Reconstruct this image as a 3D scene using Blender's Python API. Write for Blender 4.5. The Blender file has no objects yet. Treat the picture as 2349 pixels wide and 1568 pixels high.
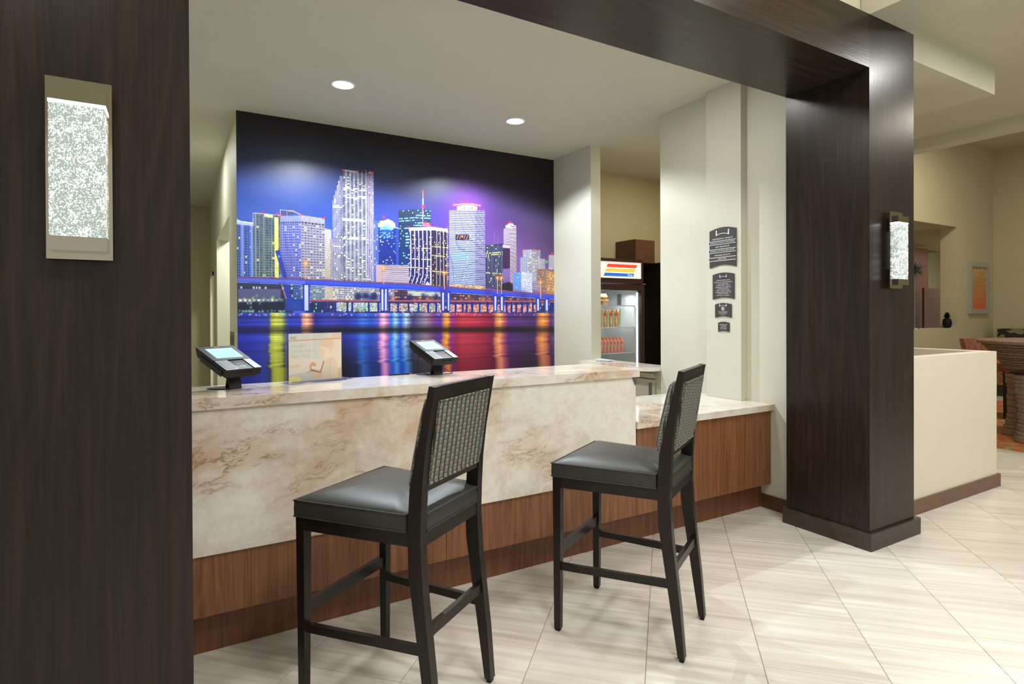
import bpy, bmesh, math, random
import numpy as np
from mathutils import Vector, Matrix

random.seed(7)
rng = np.random.default_rng(11)
C = bpy.context.scene.collection
scene = bpy.context.scene
PI = math.pi
R = math.radians

# ------------------------------------------------------------------ camera
CAM = np.array([0.0, 0.0, 1.43])
YAW, PIT, ROL, FPX, SHIFT = R(30.07), R(-0.30), R(-0.25), 1320.22, -55.9
fw = np.array([math.sin(YAW)*math.cos(PIT), math.cos(YAW)*math.cos(PIT), math.sin(PIT)])
ri = np.array([math.cos(YAW), -math.sin(YAW), 0.0])
up = np.cross(ri, fw)
RV = math.cos(ROL)*ri + math.sin(ROL)*up
UV = -math.sin(ROL)*ri + math.cos(ROL)*up
cam = bpy.data.objects.new('camera', bpy.data.cameras.new('camera'))
C.objects.link(cam)
m = Matrix.Identity(4)
for i in range(3):
    m[i][0], m[i][1], m[i][2], m[i][3] = RV[i], UV[i], -fw[i], CAM[i]
cam.matrix_world = m
cam.data.sensor_width = 36.0
cam.data.lens = FPX/2349*36.0
cam.data.shift_y = SHIFT/2349.0
cam.data.clip_start = 0.05
cam.data.clip_end = 200
scene.camera = cam

# ------------------------------------------------------------------ world and exposure
scene.view_settings.view_transform = 'Standard'
scene.view_settings.look = 'None'
scene.view_settings.gamma = 1.0
scene.view_settings.use_curve_mapping = False
scene.view_settings.exposure = 0.30
w = bpy.data.worlds.new('lobby_ambient')
scene.world = w
w.use_nodes = True
w.node_tree.nodes['Background'].inputs[0].default_value = (1.0, 0.96, 0.88, 1)
w.node_tree.nodes['Background'].inputs[1].default_value = 0.50
scene.cycles.max_bounces = 8
scene.cycles.diffuse_bounces = 5
scene.cycles.sample_clamp_indirect = 6.0

def light(name, kind, loc, power, color=(1, .95, .86), size=.3, target=None, spot=120, blend=.6, sy=None):
    l = bpy.data.lights.new(name, kind)
    l.energy = power
    l.color = color
    if kind == 'AREA':
        l.shape = 'RECTANGLE' if sy else 'DISK'
        l.size = size
        if sy: l.size_y = sy
    elif kind == 'SPOT':
        l.spot_size = R(spot); l.spot_blend = blend; l.shadow_soft_size = size
    else:
        l.shadow_soft_size = size
    o = bpy.data.objects.new(name, l)
    C.objects.link(o)
    o.location = loc
    if target is not None:
        d = Vector(target) - Vector(loc)
        o.rotation_euler = d.to_track_quat('-Z', 'Y').to_euler()
    return o

WARM = (1.0, .92, .79); NEU = (1.0, .98, .94); COOL = (.88, .96, 1.0)
# lobby ceiling lamps above and behind the photographer
light('lobby_lamp', 'AREA', (0.9, 0.3, 3.12), 30, NEU, .5)
light('lobby_lamp', 'AREA', (2.7, 0.9, 3.52), 23, NEU, .5)
light('lobby_lamp', 'AREA', (-0.6, 1.0, 3.12), 12, NEU, .4)
light('lobby_lamp', 'AREA', (4.9, 1.0, 3.40), 26, NEU, .4)
light('lobby_lamp', 'AREA', (2.0, -1.6, 3.12), 34, NEU, .6)
light('tray_cove', 'AREA', (2.0, 1.2, 3.30), 10, WARM, 2.2, target=(2.0, 1.3, 4), sy=.2)
# two recessed lamps over the desk, then two added fill lights
light('desk_lamp_and_fill', 'SPOT', (1.108, 4.50, 3.212), 130, COOL, .015, target=(1.108, 4.50, 0), spot=142, blend=.3)
light('desk_lamp_and_fill', 'SPOT', (2.69, 4.57, 3.212), 130, COOL, .015, target=(2.69, 4.57, 0), spot=142, blend=.3)
light('desk_lamp_and_fill', 'AREA', (1.3, 3.05, 3.19), 12, NEU, .25)  # added fill light out of view, no fixture modelled here
light('desk_lamp_and_fill', 'AREA', (2.7, 3.0, 3.19), 8, NEU, .25)  # second added fill, brightens the right part of the desk bay
# corridor, drinks room, dining room
light('corridor_lamp', 'AREA', (-0.1, 6.9, 3.19), 14, (.95, .97, .9), .15)
light('corridor_lamp', 'AREA', (1.2, 8.0, 2.9), 40, (.95, 1, .95), .4)
light('drinks_room_lamp', 'AREA', (4.9, 4.4, 3.19), 14, WARM, .3)
light('dining_lamp', 'AREA', (6.6, 1.2, 3.42), 28, WARM, .5)
light('dining_lamp', 'AREA', (9.6, 3.0, 4.3), 60, WARM, .6)
light('niche_lamp', 'AREA', (14.2, 5.5, 2.86), 14, WARM, .3)

# ------------------------------------------------------------------ material helpers
def lin(c):
    return tuple(((v/255)/12.92 if v/255 <= .04045 else ((v/255+.055)/1.055)**2.4) for v in c)

class NT:
    def __init__(s, name):
        s.m = bpy.data.materials.new(name); s.m.use_nodes = True
        s.t = s.m.node_tree; s.n = s.t.nodes; s.l = s.t.links
        s.b = s.n['Principled BSDF']
        s.tc = s.n.new('ShaderNodeTexCoord')
    def add(s, typ, **kw):
        n = s.n.new('ShaderNode'+typ)
        for k, v in kw.items(): setattr(n, k, v)
        return n
    def put(s, sock, v):
        if hasattr(v, 'links') or isinstance(v, bpy.types.NodeSocket): s.l.new(v, sock)
        else: sock.default_value = v
    def math(s, op, a, b=None, c=None, clamp=False):
        n = s.add('Math', operation=op, use_clamp=clamp)
        s.put(n.inputs[0], a)
        if b is not None: s.put(n.inputs[1], b)
        if c is not None: s.put(n.inputs[2], c)
        return n.outputs[0]
    def map(s, scale=(1, 1, 1), rot=(0, 0, 0), loc=(0, 0, 0), src=None):
        n = s.add('Mapping')
        n.inputs['Scale'].default_value = scale; n.inputs['Rotation'].default_value = rot
        n.inputs['Location'].default_value = loc
        s.l.new(src or s.tc.outputs['Object'], n.inputs['Vector'])
        return n.outputs[0]
    def noise(s, vec, scale=5, detail=4, rough=.55, dist=0, typ=None):
        n = s.add('TexNoise')
        if typ: n.noise_type = typ
        s.l.new(vec, n.inputs['Vector'])
        n.inputs['Scale'].default_value = scale; n.inputs['Detail'].default_value = detail
        n.inputs['Roughness'].default_value = rough; n.inputs['Distortion'].default_value = dist
        return n.outputs['Fac']
    def ramp(s, fac, stops, interp='LINEAR'):
        n = s.add('ValToRGB'); n.color_ramp.interpolation = interp
        e = n.color_ramp.elements
        while len(e) > 1: e.remove(e[0])
        e[0].position = stops[0][0]; e[0].color = (*stops[0][1], 1)
        for p, c in stops[1:]:
            k = e.new(p); k.color = (*c, 1)
        s.l.new(fac, n.inputs[0])
        return n.outputs[0]
    def mix(s, fac, a, b, mode='MIX'):
        n = s.add('Mix', data_type='RGBA', blend_type=mode)
        s.put(n.inputs[0], fac)
        for k, v in ((6, a), (7, b)):
            if isinstance(v, tuple): v = (*v, 1) if len(v) == 3 else v
            s.put(n.inputs[k], v)
        return n.outputs[2]
    def bump(s, h, strength=.1, dist=.01):
        n = s.add('Bump'); n.inputs['Strength'].default_value = strength; n.inputs['Distance'].default_value = dist
        s.l.new(h, n.inputs['Height']); s.l.new(n.outputs[0], s.b.inputs['Normal'])
    def col(s, v): s.put(s.b.inputs['Base Color'], (*v, 1) if isinstance(v, tuple) else v)
    def set(s, **kw):
        for k, v in kw.items(): s.put(s.b.inputs[k.replace('_', ' ')], v)
        return s

def plain(name, rgb, rough=.5, metal=0, var=.06, scale=8, bump=0, **kw):
    n = NT(name); c = lin(rgb)
    f = n.noise(n.map(), scale, 3)
    n.col(n.ramp(f, [(.3, tuple(x*(1-var) for x in c)), (.7, tuple(min(1, x*(1+var)) for x in c))]))
    n.set(Roughness=rough, Metallic=metal, **kw)
    if bump: n.bump(n.noise(n.map(), scale*40, 3), bump, .002)
    return n.m

def emit(name, rgb, strength):
    n = NT(name); c = lin(rgb)
    n.col(c); n.set(Emission_Color=(*c, 1), Emission_Strength=strength)
    return n.m

M = {}
M['paint'] = plain('cream_wall_paint', (203, 201, 184), .6, var=.015, scale=3, bump=.04)
M['paint_ceiling'] = plain('ceiling_paint', (200, 198, 180), .7, var=.012, scale=2)
M['paint_bright'] = plain('light_cream_paint', (232, 226, 208), .55, var=.015, scale=3, bump=.03)
M['paint_tan'] = plain('tan_wall_paint', (198, 184, 150), .65, var=.02, scale=3)
M['paint_olive'] = plain('olive_cream_paint', (186, 178, 144), .65, var=.02, scale=3)
M['black'] = plain('black_metal', (13, 13, 14), .45, .0, .2, Specular_IOR_Level=.25)
M['blackplastic'] = plain('black_plastic', (20, 20, 21), .45, 0, .1, Specular_IOR_Level=.3)
M['grey_shell'] = plain('grey_plastic', (92, 95, 97), .4, .2, .05)
M['chrome'] = plain('polished_chrome', (186, 181, 162), .09, 1, .02)
M['steel'] = plain('brushed_steel', (150, 150, 150), .35, .9, .05)
M['white'] = plain('white_enamel', (225, 228, 228), .4, 0, .02)
M['dark_brown'] = plain('dark_brown_enamel', (52, 26, 18), .4, 0, .1)
M['sign'] = plain('charcoal_sign', (62, 58, 57), .45, 0, .05)
M['sign_strip'] = plain('brown_sign_strip', (84, 72, 66), .45, 0, .05)
M['letters'] = plain('white_lettering', (226, 230, 230), .5, 0, .02)
M['grout'] = plain('grout', (186, 179, 165), .9, 0, .1, 60)
M['plate'] = plain('bronze_switch_plate', (150, 136, 100), .35, .6, .05)
M['green_door'] = plain('sage_cabinet_paint', (180, 178, 152), .5, 0, .02)

def wood(name, dark, mid, light_, rough, sx=1.0, vertical=2, coat=0, bump=.05, wl=1.0):
    """wood grain that runs along local axis `vertical`"""
    n = NT(name)
    sc = [7.0*sx]*3; sc[vertical] = .55
    base = n.map(tuple(sc))
    big = n.noise(base, 1.0, 3, .5, .6)
    rings = n.math('FRACT', n.math('MULTIPLY', big, 9.0*wl))
    tri = n.math('ABSOLUTE', n.math('SUBTRACT', rings, .5))
    sf = [160.0*sx]*3; sf[vertical] = 4.0
    fine = n.noise(n.map(tuple(sf)), 1.0, 4, .6)
    sm = [38.0*sx]*3; sm[vertical] = .9
    strip = n.noise(n.map(tuple(sm)), 1.0, 2, .5)
    v = n.math('ADD', n.math('MULTIPLY', tri, .34), n.math('ADD', n.math('MULTIPLY', fine, .62), n.math('MULTIPLY', strip, .50)))
    v = n.math('SUBTRACT', v, .12)
    n.col(n.ramp(v, [(.22, lin(dark)), (.5, lin(mid)), (.82, lin(light_))]))
    n.set(Roughness=rough, Coat_Weight=coat, Coat_Roughness=.15, Specular_IOR_Level=.32 if coat else .5)
    n.bump(fine, bump, .002)
    return n.m
M['espresso'] = wood('espresso_veneer', (22, 15, 11), (34, 24, 19), (50, 38, 31), .30, .8, 2, .04, .22)
M['espresso_h'] = wood('espresso_veneer_horizontal', (30, 22, 17), (44, 34, 27), (62, 49, 41), .30, .8, 0, .04, .22)
M['stool_wood'] = wood('dark_stool_wood', (19, 13, 10), (26, 19, 15), (34, 26, 21), .38, 1.6, 2, .1, .05)
M['walnut'] = wood('walnut_laminate', (94, 58, 34), (126, 81, 50), (154, 106, 70), .42, 1.0, 2, 0, .03)
M['walnut_kick'] = wood('walnut_kickboard', (84, 48, 28), (108, 66, 41), (134, 88, 58), .45, 1.0, 2, 0, .03)
M['brown_base'] = wood('brown_baseboard', (96, 68, 52), (112, 82, 64), (128, 96, 76), .45, .5, 0, 0, .03)
M['dark_base'] = wood('dark_baseboard', (70, 42, 28), (86, 54, 36), (100, 66, 46), .4, .5, 1, 0, .03)
M['espresso_base'] = wood('espresso_plinth', (48, 38, 33), (58, 48, 42), (68, 58, 52), .38, .5, 0, 0, .03)
M['redwood'] = wood('red_brown_panel', (78, 50, 36), (100, 66, 47), (120, 82, 58), .5, .8, 2, 0, .03)
M['driftwood'] = wood('grey_brown_driftwood', (92, 70, 58), (124, 98, 84), (150, 124, 108), .7, 1.2, 0, 0, .2)

# quartzite with rusty clouds and veins
def stone(name, seed, rot=.35, rough=.14):
    n = NT(name)
    v = n.map((1, 1, 1), (0, rot, 0), (seed, seed*.7, seed*1.3))
    cx = n.add('CombineXYZ')
    n.l.new(n.noise(v, 3.0, 4, .6), cx.inputs[0]); n.l.new(n.noise(n.map((1, 1, 1), (0, 0, 0), (seed+5, 3, 1)), 3.4, 4, .6), cx.inputs[2])
    mm = n.add('VectorMath', operation='SCALE'); n.l.new(cx.outputs[0], mm.inputs[0]); mm.inputs[3].default_value = .16
    sep = n.add('VectorMath', operation='ADD'); n.l.new(v, sep.inputs[0]); n.l.new(mm.outputs[0], sep.inputs[1])
    wv = sep.outputs[0]
    cloud = n.noise(wv, 1.7, 8, .66)
    st = n.add('Mapping'); n.l.new(wv, st.inputs['Vector']); st.inputs['Scale'].default_value = (1.3, 1.3, 4.2)
    vein = n.noise(st.outputs[0], 1.7, 7, .62)
    thick = n.math('ADD', n.math('MULTIPLY', n.noise(v, 9, 4, .7), 220.0), -40.0)
    ridge = n.math('SUBTRACT', 1.0, n.math('MULTIPLY', n.math('ABSOLUTE', n.math('SUBTRACT', vein, .5)), thick), clamp=True)
    halo = n.math('SUBTRACT', 1.0, n.math('MULTIPLY', n.math('ABSOLUTE', n.math('SUBTRACT', vein, .515)), 7.0), clamp=True)
    gate = n.math('MULTIPLY', n.math('SUBTRACT', n.noise(n.map((1, 1, 1.4), (0, 0, 0), (seed*2, 1, 4)), 1.5, 3, .5), .47), 7.0, clamp=True)
    mot = n.noise(v, 30, 5, .7)
    fine_ = n.noise(wv, 9, 6, .7)
    basec = n.ramp(n.math('ADD', n.math('MULTIPLY', mot, .5), n.math('MULTIPLY', fine_, .5)), [(.32, lin((218, 210, 195))), (.5, lin((234, 230, 220))), (.7, lin((242, 240, 233)))])
    patch = n.ramp(cloud, [(.50, (0, 0, 0)), (.57, (.45, .45, .45)), (.66, (1, 1, 1))])
    pf = n.math('MULTIPLY', patch, n.math('ADD', n.math('MULTIPLY', fine_, 1.3), -.05), clamp=True)
    c = n.mix(pf, basec, (*lin((192, 148, 100)), 1))
    c = n.mix(n.math('MULTIPLY', n.math('MULTIPLY', halo, gate), .5, clamp=True), c, (*lin((190, 138, 84)), 1))
    c = n.mix(n.math('MULTIPLY', n.math('MULTIPLY', ridge, gate), .7, clamp=True), c, (*lin((136, 90, 52)), 1))
    n.col(c)
    n.set(Roughness=rough)
    return n.m
M['stone'] = stone('rusty_quartzite_panel', 3.1, .16, .2)
M['stone_top'] = stone('rusty_quartzite_top', 7.7, 0, .1)

# porcelain tile with thin streaks
def tile_mat():
    n = NT('streaked_porcelain')
    oi = n.add('ObjectInfo')
    r = n.math('MULTIPLY', oi.outputs['Random'], 37.0)
    cmb = n.add('CombineXYZ'); n.l.new(r, cmb.inputs[0]); n.l.new(r, cmb.inputs[1]); n.l.new(r, cmb.inputs[2])
    def sm(scale):
        a = n.add('VectorMath', operation='ADD')
        mp = n.map(scale); n.l.new(mp, a.inputs[0]); n.l.new(cmb.outputs[0], a.inputs[1]); return a.outputs[0]
    f1 = n.noise(sm((.9, 34, 1)), 1.0, 5, .65, .25)
    f2 = n.noise(sm((.6, 9, 1)), 1.0, 3, .5, .3)
    v = n.math('ADD', n.math('MULTIPLY', f1, .65), n.math('MULTIPLY', f2, .35))
    c = n.ramp(v, [(.30, lin((190, 181, 166))), (.46, lin((211, 205, 193))), (.56, lin((224, 219, 209))), (.72, lin((237, 234, 226)))])
    n.col(c); n.set(Roughness=.30)
    return n.m
M['tile'] = tile_mat()

def leather():
    n = NT('dark_grey_leather')
    f = n.noise(n.map((1, 1, 1)), 6, 3)
    n.col(n.ramp(f, [(.3, lin((40, 41, 38))), (.7, lin((50, 51, 47)))]))
    n.set(Roughness=.42)
    n.bump(n.noise(n.map((1, 1, 1)), 420, 3, .6), .12, .001)
    return n.m
M['leather'] = leather()

def fabric():
    n = NT('woven_block_fabric')
    s = n.add('SeparateXYZ'); n.l.new(n.tc.outputs['Object'], s.inputs[0])
    sn = n.add('SeparateXYZ'); n.l.new(n.tc.outputs['Normal'], sn.inputs[0])
    side = n.math('GREATER_THAN', n.math('ABSOLUTE', sn.outputs[0]), .6)
    x = n.math('ADD', n.math('ADD', n.math('MULTIPLY', s.outputs[0], n.math('SUBTRACT', 1.0, side)), n.math('MULTIPLY', s.outputs[1], side)), 5.0)
    z = n.math('ADD', s.outputs[2], 5.0)
    u = n.math('DIVIDE', x, .0300); fu = n.math('FRACT', u); iu = n.math('FLOOR', u)
    off = n.math('MULTIPLY', n.math('FRACT', n.math('MULTIPLY', iu, .618)), 1.0)
    v = n.math('ADD', n.math('DIVIDE', z, .027), off); fv = n.math('FRACT', v); iv = n.math('FLOOR', v)
    wn = n.add('TexWhiteNoise'); wn.noise_dimensions = '2D'
    cc = n.add('CombineXYZ'); n.l.new(iu, cc.inputs[0]); n.l.new(iv, cc.inputs[1]); n.l.new(cc.outputs[0], wn.inputs['Vector'])
    rnd = wn.outputs['Value']
    light_ = n.math('LESS_THAN', fu, .58)
    line = n.math('GREATER_THAN', n.math('ABSOLUTE', n.math('SUBTRACT', fv, .5)), .45)
    mid = n.math('MULTIPLY', n.math('LESS_THAN', n.math('ABSOLUTE', n.math('SUBTRACT', fv, .5)), .04), n.math('LESS_THAN', n.math('ABSOLUTE', n.math('SUBTRACT', fu, .28)), .14))
    orange = n.math('MULTIPLY', n.math('MULTIPLY', n.math('GREATER_THAN', fu, .50), n.math('LESS_THAN', fu, .56)), n.math('MULTIPLY', n.math('GREATER_THAN', rnd, .5), n.math('LESS_THAN', n.math('ABSOLUTE', n.math('SUBTRACT', fv, .45)), .34)))
    green = n.math('MULTIPLY', n.math('LESS_THAN', fu, .03), n.math('GREATER_THAN', rnd, .6))
    g = n.mix(n.math('GREATER_THAN', fv, .5), (*lin((112, 116, 110)), 1), (*lin((128, 130, 124)), 1))
    c = n.mix(light_, (*lin((54, 59, 52)), 1), g)
    c = n.mix(n.math('MULTIPLY', n.math('MAXIMUM', line, mid), light_), c, (*lin((40, 44, 40)), 1))
    c = n.mix(green, c, (*lin((140, 150, 96)), 1))
    c = n.mix(orange, c, (*lin((196, 110, 66)), 1))
    n.col(c); n.set(Roughness=.85)
    n.bump(n.noise(n.map(), 900, 2), .2, .001)
    return n.m
M['fabric'] = fabric()

def bubble():
    n = NT('seeded_glass_lit_from_above')
    vo = n.add('TexVoronoi'); vo.feature = 'F1'; vo.inputs['Scale'].default_value = 300
    n.l.new(n.map((1, 1, .8), (0, .4, 0)), vo.inputs['Vector'])
    nz = n.noise(n.map(), 45, 4, .6)
    th = n.math('MULTIPLY', n.math('SUBTRACT', nz, .12), 1.25)
    sp = n.math('MULTIPLY', n.math('SUBTRACT', th, vo.outputs['Distance']), 3.2, clamp=True)
    c = n.mix(sp, (*lin((128, 140, 134)), 1), (1, 1, 1, 1))
    n.col(c)
    e = n.math('ADD', n.math('MULTIPLY', sp, 2.6), .75)
    n.set(Emission_Color=c, Emission_Strength=e, Roughness=.1)
    return n.m
M['bubble'] = bubble()
M['reflector'] = plain('pale_blue_reflector', (176, 190, 205), .35, .3, .02)
M['led'] = emit('led_strip', (240, 250, 255), 5)
M['lamp_disc'] = emit('downlight_source', (240, 246, 255), 45)
n = NT('clear_glass'); n.col((.95, .97, .96)); n.set(Roughness=.02, Transmission_Weight=1.0, IOR=1.05, Alpha=.25); M['thinglass'] = n.m
n = NT('clear_acrylic'); n.col((.98, .98, 1.0)); n.set(Roughness=.03, Transmission_Weight=1.0, IOR=1.3); M['acrylic'] = n.m
n = NT('screen_glow'); 
c = n.ramp(n.noise(n.map(), 9, 2), [(.3, lin((150, 190, 205))), (.7, lin((176, 206, 218)))]); n.col(c)
n.set(Emission_Color=c, Emission_Strength=.55, Roughness=.15); M['screen'] = n.m

def attr_mat(name, rough, coat=0, emis=0):
    n = NT(name); a = n.add('Attribute'); a.attribute_name = 'print'
    n.col(a.outputs['Color']); n.set(Roughness=rough, Coat_Weight=coat, Coat_Roughness=.3)
    if emis: n.set(Emission_Color=a.outputs['Color'], Emission_Strength=emis)
    return n.m
M['mural'] = attr_mat('mural_print', .33)
M['mural'].node_tree.nodes['Principled BSDF'].inputs['Specular IOR Level'].default_value = .5
M['poster'] = attr_mat('poster_print', .35)
M['backlit'] = attr_mat('backlit_print', .4, 0, .9)

# ------------------------------------------------------------------ object helpers
def tag(o, label=None, cat=None, group=None, kind=None):
    for k, v in (('label', label), ('category', cat), ('group', group), ('kind', kind)):
        if v: o[k] = v
    return o

def obj(name, bm, mat, parent=None, smooth=False, bevel=0, label=None, mesh=None):
    if mesh is None:
        if bevel:
            es = [e for e in bm.edges if len(e.link_faces) == 2 and e.calc_face_angle(0) > .5]
            bmesh.ops.bevel(bm, geom=es, offset=bevel, segments=2, profile=.6, affect='EDGES', clamp_overlap=True)
        bmesh.ops.recalc_face_normals(bm, faces=bm.faces)
        off = Vector((0, 0, 0))
        if parent is None:
            xs = [v.co for v in bm.verts]
            off = Vector(((min(v.x for v in xs)+max(v.x for v in xs))/2, (min(v.y for v in xs)+max(v.y for v in xs))/2, min(v.z for v in xs)))
            bmesh.ops.translate(bm, verts=bm.verts, vec=-off)
        me = bpy.data.meshes.new(name)
        bm.to_mesh(me); bm.free()
        if smooth:
            me.polygons.foreach_set('use_smooth', [True]*len(me.polygons))
            try: me.set_sharp_from_angle(angle=R(40))
            except Exception: pass
        for mm_ in (mat if isinstance(mat, list) else [mat]): me.materials.append(mm_)
    else:
        me, off = mesh, Vector((0, 0, 0))
    o = bpy.data.objects.new(name, me); C.objects.link(o)
    if parent is not None: o.parent = parent
    else: o.location = off
    if label: o['label'] = label
    return o

def thing(name, label, cat, loc=(0, 0, 0), rz=0, group=None):
    o = bpy.data.objects.new(name, None); C.objects.link(o)
    o.empty_display_size = .1
    o.location = loc; o.rotation_euler = (0, 0, rz)
    return tag(o, label, cat, group)

def struct(name, bm, mat, parent=None, **kw):
    o = obj(name, bm, mat, parent, **kw)
    if parent is None: o['kind'] = 'structure'
    return o

def B(): return bmesh.new()
def box(bm, x0, x1, y0, y1, z0, z1):
    v = [bm.verts.new(p) for p in ((x0, y0, z0), (x1, y0, z0), (x1, y1, z0), (x0, y1, z0), (x0, y0, z1), (x1, y0, z1), (x1, y1, z1), (x0, y1, z1))]
    for f in ((0, 3, 2, 1), (4, 5, 6, 7), (0, 1, 5, 4), (1, 2, 6, 5), (2, 3, 7, 6), (3, 0, 4, 7)): bm.faces.new([v[i] for i in f])
    return bm
def bx(*a): return box(B(), *a)
def hexa(bm, a, b):
    """two 4-point loops joined to a solid"""
    va = [bm.verts.new(p) for p in a]; vb = [bm.verts.new(p) for p in b]
    bm.faces.new(va[::-1]); bm.faces.new(vb)
    for i in range(4): bm.faces.new((va[i], va[(i+1) % 4], vb[(i+1) % 4], vb[i]))
    return bm
def prism(bm, pts, d, plane='XZ', at=0):
    """extrude a 2-D outline. plane XZ: extrude along Y from at to at+d; XY: along Z; YZ: along X"""
    def P3(p, k):
        if plane == 'XZ': return (p[0], k, p[1])
        if plane == 'YZ': return (k, p[0], p[1])
        return (p[0], p[1], k)
    a = [bm.verts.new(P3(p, at)) for p in pts]; b = [bm.verts.new(P3(p, at+d)) for p in pts]
    bm.faces.new(a); bm.faces.new(b[::-1])
    n_ = len(pts)
    for i in range(n_): bm.faces.new((a[i], b[i], b[(i+1) % n_], a[(i+1) % n_]))
    return bm
def tube(bm, pts, r, seg=8, closed=False):
    pts = [Vector(p) for p in pts]; N = len(pts); rings = []
    for i, p in enumerate(pts):
        a = pts[(i-1) % N] if (closed or i > 0) else pts[0]
        b = pts[(i+1) % N] if (closed or i < N-1) else pts[-1]
        t = (b-a).normalized()
        ref = Vector((0, 0, 1)) if abs(t.z) < .9 else Vector((1, 0, 0))
        s = t.cross(ref).normalized(); u = s.cross(t).normalized()
        rr = r[i] if isinstance(r, (list, tuple)) else r
        rings.append([bm.verts.new(p + rr*(math.cos(k*2*PI/seg)*s + math.sin(k*2*PI/seg)*u)) for k in range(seg)])
    for i in range(N if closed else N-1):
        A, Bq = rings[i], rings[(i+1) % N]
        for k in range(seg): bm.faces.new((A[k], A[(k+1) % seg], Bq[(k+1) % seg], Bq[k]))
    if not closed: bm.faces.new(rings[0][::-1]); bm.faces.new(rings[-1])
    return bm
def lathe(bm, prof, cx=0, cy=0, seg=32, cap=True):
    rings = [[bm.verts.new((cx+r*math.cos(2*PI*k/seg), cy+r*math.sin(2*PI*k/seg), z)) for k in range(seg)] for r, z in prof]
    for a, b in zip(rings, rings[1:]):
        for k in range(seg): bm.faces.new((a[k], a[(k+1) % seg], b[(k+1) % seg], b[k]))
    if cap: bm.faces.new(rings[0][::-1]); bm.faces.new(rings[-1])
    return bm

def text_mesh(bm, s, size, x, z, y=0.0, align='CENTER', width=None, squash=1.0, shear=0):
    """flat lettering in the local XZ plane, facing -Y, centred on (x, z)"""
    cu = bpy.data.curves.new('t', 'FONT'); cu.body = s; cu.size = size; cu.align_x = align; cu.align_y = 'CENTER'
    cu.resolution_u = 2; cu.shear = shear; cu.space_character = 1.05
    ob = bpy.data.objects.new('t', cu)
    C.objects.link(ob)
    bpy.context.view_layer.update()
    me = bpy.data.meshes.new_from_object(ob)
    vs = [v.co.copy() for v in me.vertices]
    fs = [list(p.vertices) for p in me.polygons]
    if vs:
        w_ = max(v.x for v in vs)-min(v.x for v in vs)
        k = (width/w_) if width and w_ > 0 else 1.0
        nv = [bm.verts.new((x+v.x*k, y, z+v.y*squash)) for v in vs]
        for f in fs:
            try: bm.faces.new([nv[i] for i in f])
            except ValueError: pass
    bpy.data.objects.remove(ob); bpy.data.curves.remove(cu); bpy.data.meshes.remove(me)

def grid_print(name, X, Z, col, mat, parent, y=0.0, axis='XZ'):
    """a print: a fine sheet whose vertices carry the printed colours. col is (nz, nx, 3), linear"""
    nz, nx = len(Z), len(X)
    XX, ZZ = np.meshgrid(X, Z)
    co = np.zeros((nz*nx, 3), np.float32)
    co[:, 0] = XX.ravel(); co[:, 1] = y; co[:, 2] = ZZ.ravel()
    i = np.arange(nz-1)[:, None]*nx+np.arange(nx-1)[None, :]
    # rows of Z run upward
    quads = np.stack([i, i+1, i+nx+1, i+nx], -1).reshape(-1, 4).astype(np.int32)
    me = bpy.data.meshes.new(name)
    me.vertices.add(nz*nx); me.vertices.foreach_set('co', co.ravel())
    nq = len(quads)
    me.loops.add(nq*4); me.loops.foreach_set('vertex_index', quads.ravel())
    me.polygons.add(nq)
    me.polygons.foreach_set('loop_start', np.arange(0, nq*4, 4, dtype=np.int32))
    me.update(calc_edges=True)
    at = me.color_attributes.new('print', 'FLOAT_COLOR', 'POINT')
    rgba = np.ones((nz*nx, 4), np.float32); rgba[:, :3] = col.reshape(-1, 3)
    at.data.foreach_set('color', rgba.ravel())
    me.materials.append(mat)
    o = bpy.data.objects.new(name, me); C.objects.link(o)
    if parent is not None: o.parent = parent
    return o

def s2l(a):
    a = np.clip(np.asarray(a, float)/255, 0, 1)
    return np.where(a <= .04045, a/12.92, ((a+.055)/1.055)**2.4)

# ------------------------------------------------------------------ main measures
ZC = 3.21            # ceiling over the desk
YM = 5.516           # mural wall
XW = 3.741           # wall to the right of the desk
YB0, YB1 = 1.915, 2.463   # dark portal, front and back
XP0, XP1 = 3.59, 4.105    # right pillar

# ------------------------------------------------------------------ floor
fl = struct('floor', bx(-6, 17.2, -4, 12, -.14, -.006), M['grout'])
TS = .4612
tb = B(); h = TS/2-.0014
box(tb, -h, h, -h, h, -.008, 0)
es = [e for e in tb.edges if all(abs(v.co.z) < 1e-6 for v in e.verts)]
bmesh.ops.bevel(tb, geom=es, offset=.0012, segments=1, affect='EDGES')
tme = bpy.data.meshes.new('tile'); tb.to_mesh(tme); tb.free(); tme.materials.append(M['tile'])
S0, T0 = .380, 2.510     # joints measured on the diagonal axes
rest = B(); ntile = 0
cand = []
for i in range(-26, 30):
    for j in range(-20, 45):
        s = S0+(i+.5)*TS; t = T0+(j+.5)*TS
        x = (s+t)/math.sqrt(2); y = (t-s)/math.sqrt(2)
        if not (-5.5 < x < 13.8 and -3 < y < 6.5): continue
        d = np.array([x, y, 0])-CAM; dep = d@fw
        vis = dep > .3 and abs((d@RV)/dep) < 1.08 and (-(d@UV)/dep) < .95 and y < 2.77+.35 and not (x < -.35)
        cand.append((0 if vis else 1, math.hypot(x, y), x, y))
cand.sort()
o_first = None
for k, (nv_, dist, x, y) in enumerate(cand):
    if not nv_ and ntile < 230:
        o = bpy.data.objects.new('tile', tme); C.objects.link(o); o.parent = fl
        o.location = (x-fl.location.x, y-fl.location.y, -fl.location.z); o.rotation_euler = (0, 0, -PI/4)
        ntile += 1
    else:
        mt = Matrix.Translation((x-fl.location.x, y-fl.location.y, -fl.location.z)) @ Matrix.Rotation(-PI/4, 4, 'Z')
        q = [rest.verts.new(mt @ Vector(p)) for p in ((-h, -h, -.001), (h, -h, -.001), (h, h, -.001), (-h, h, -.001))]
        rest.faces.new(q)
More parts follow.
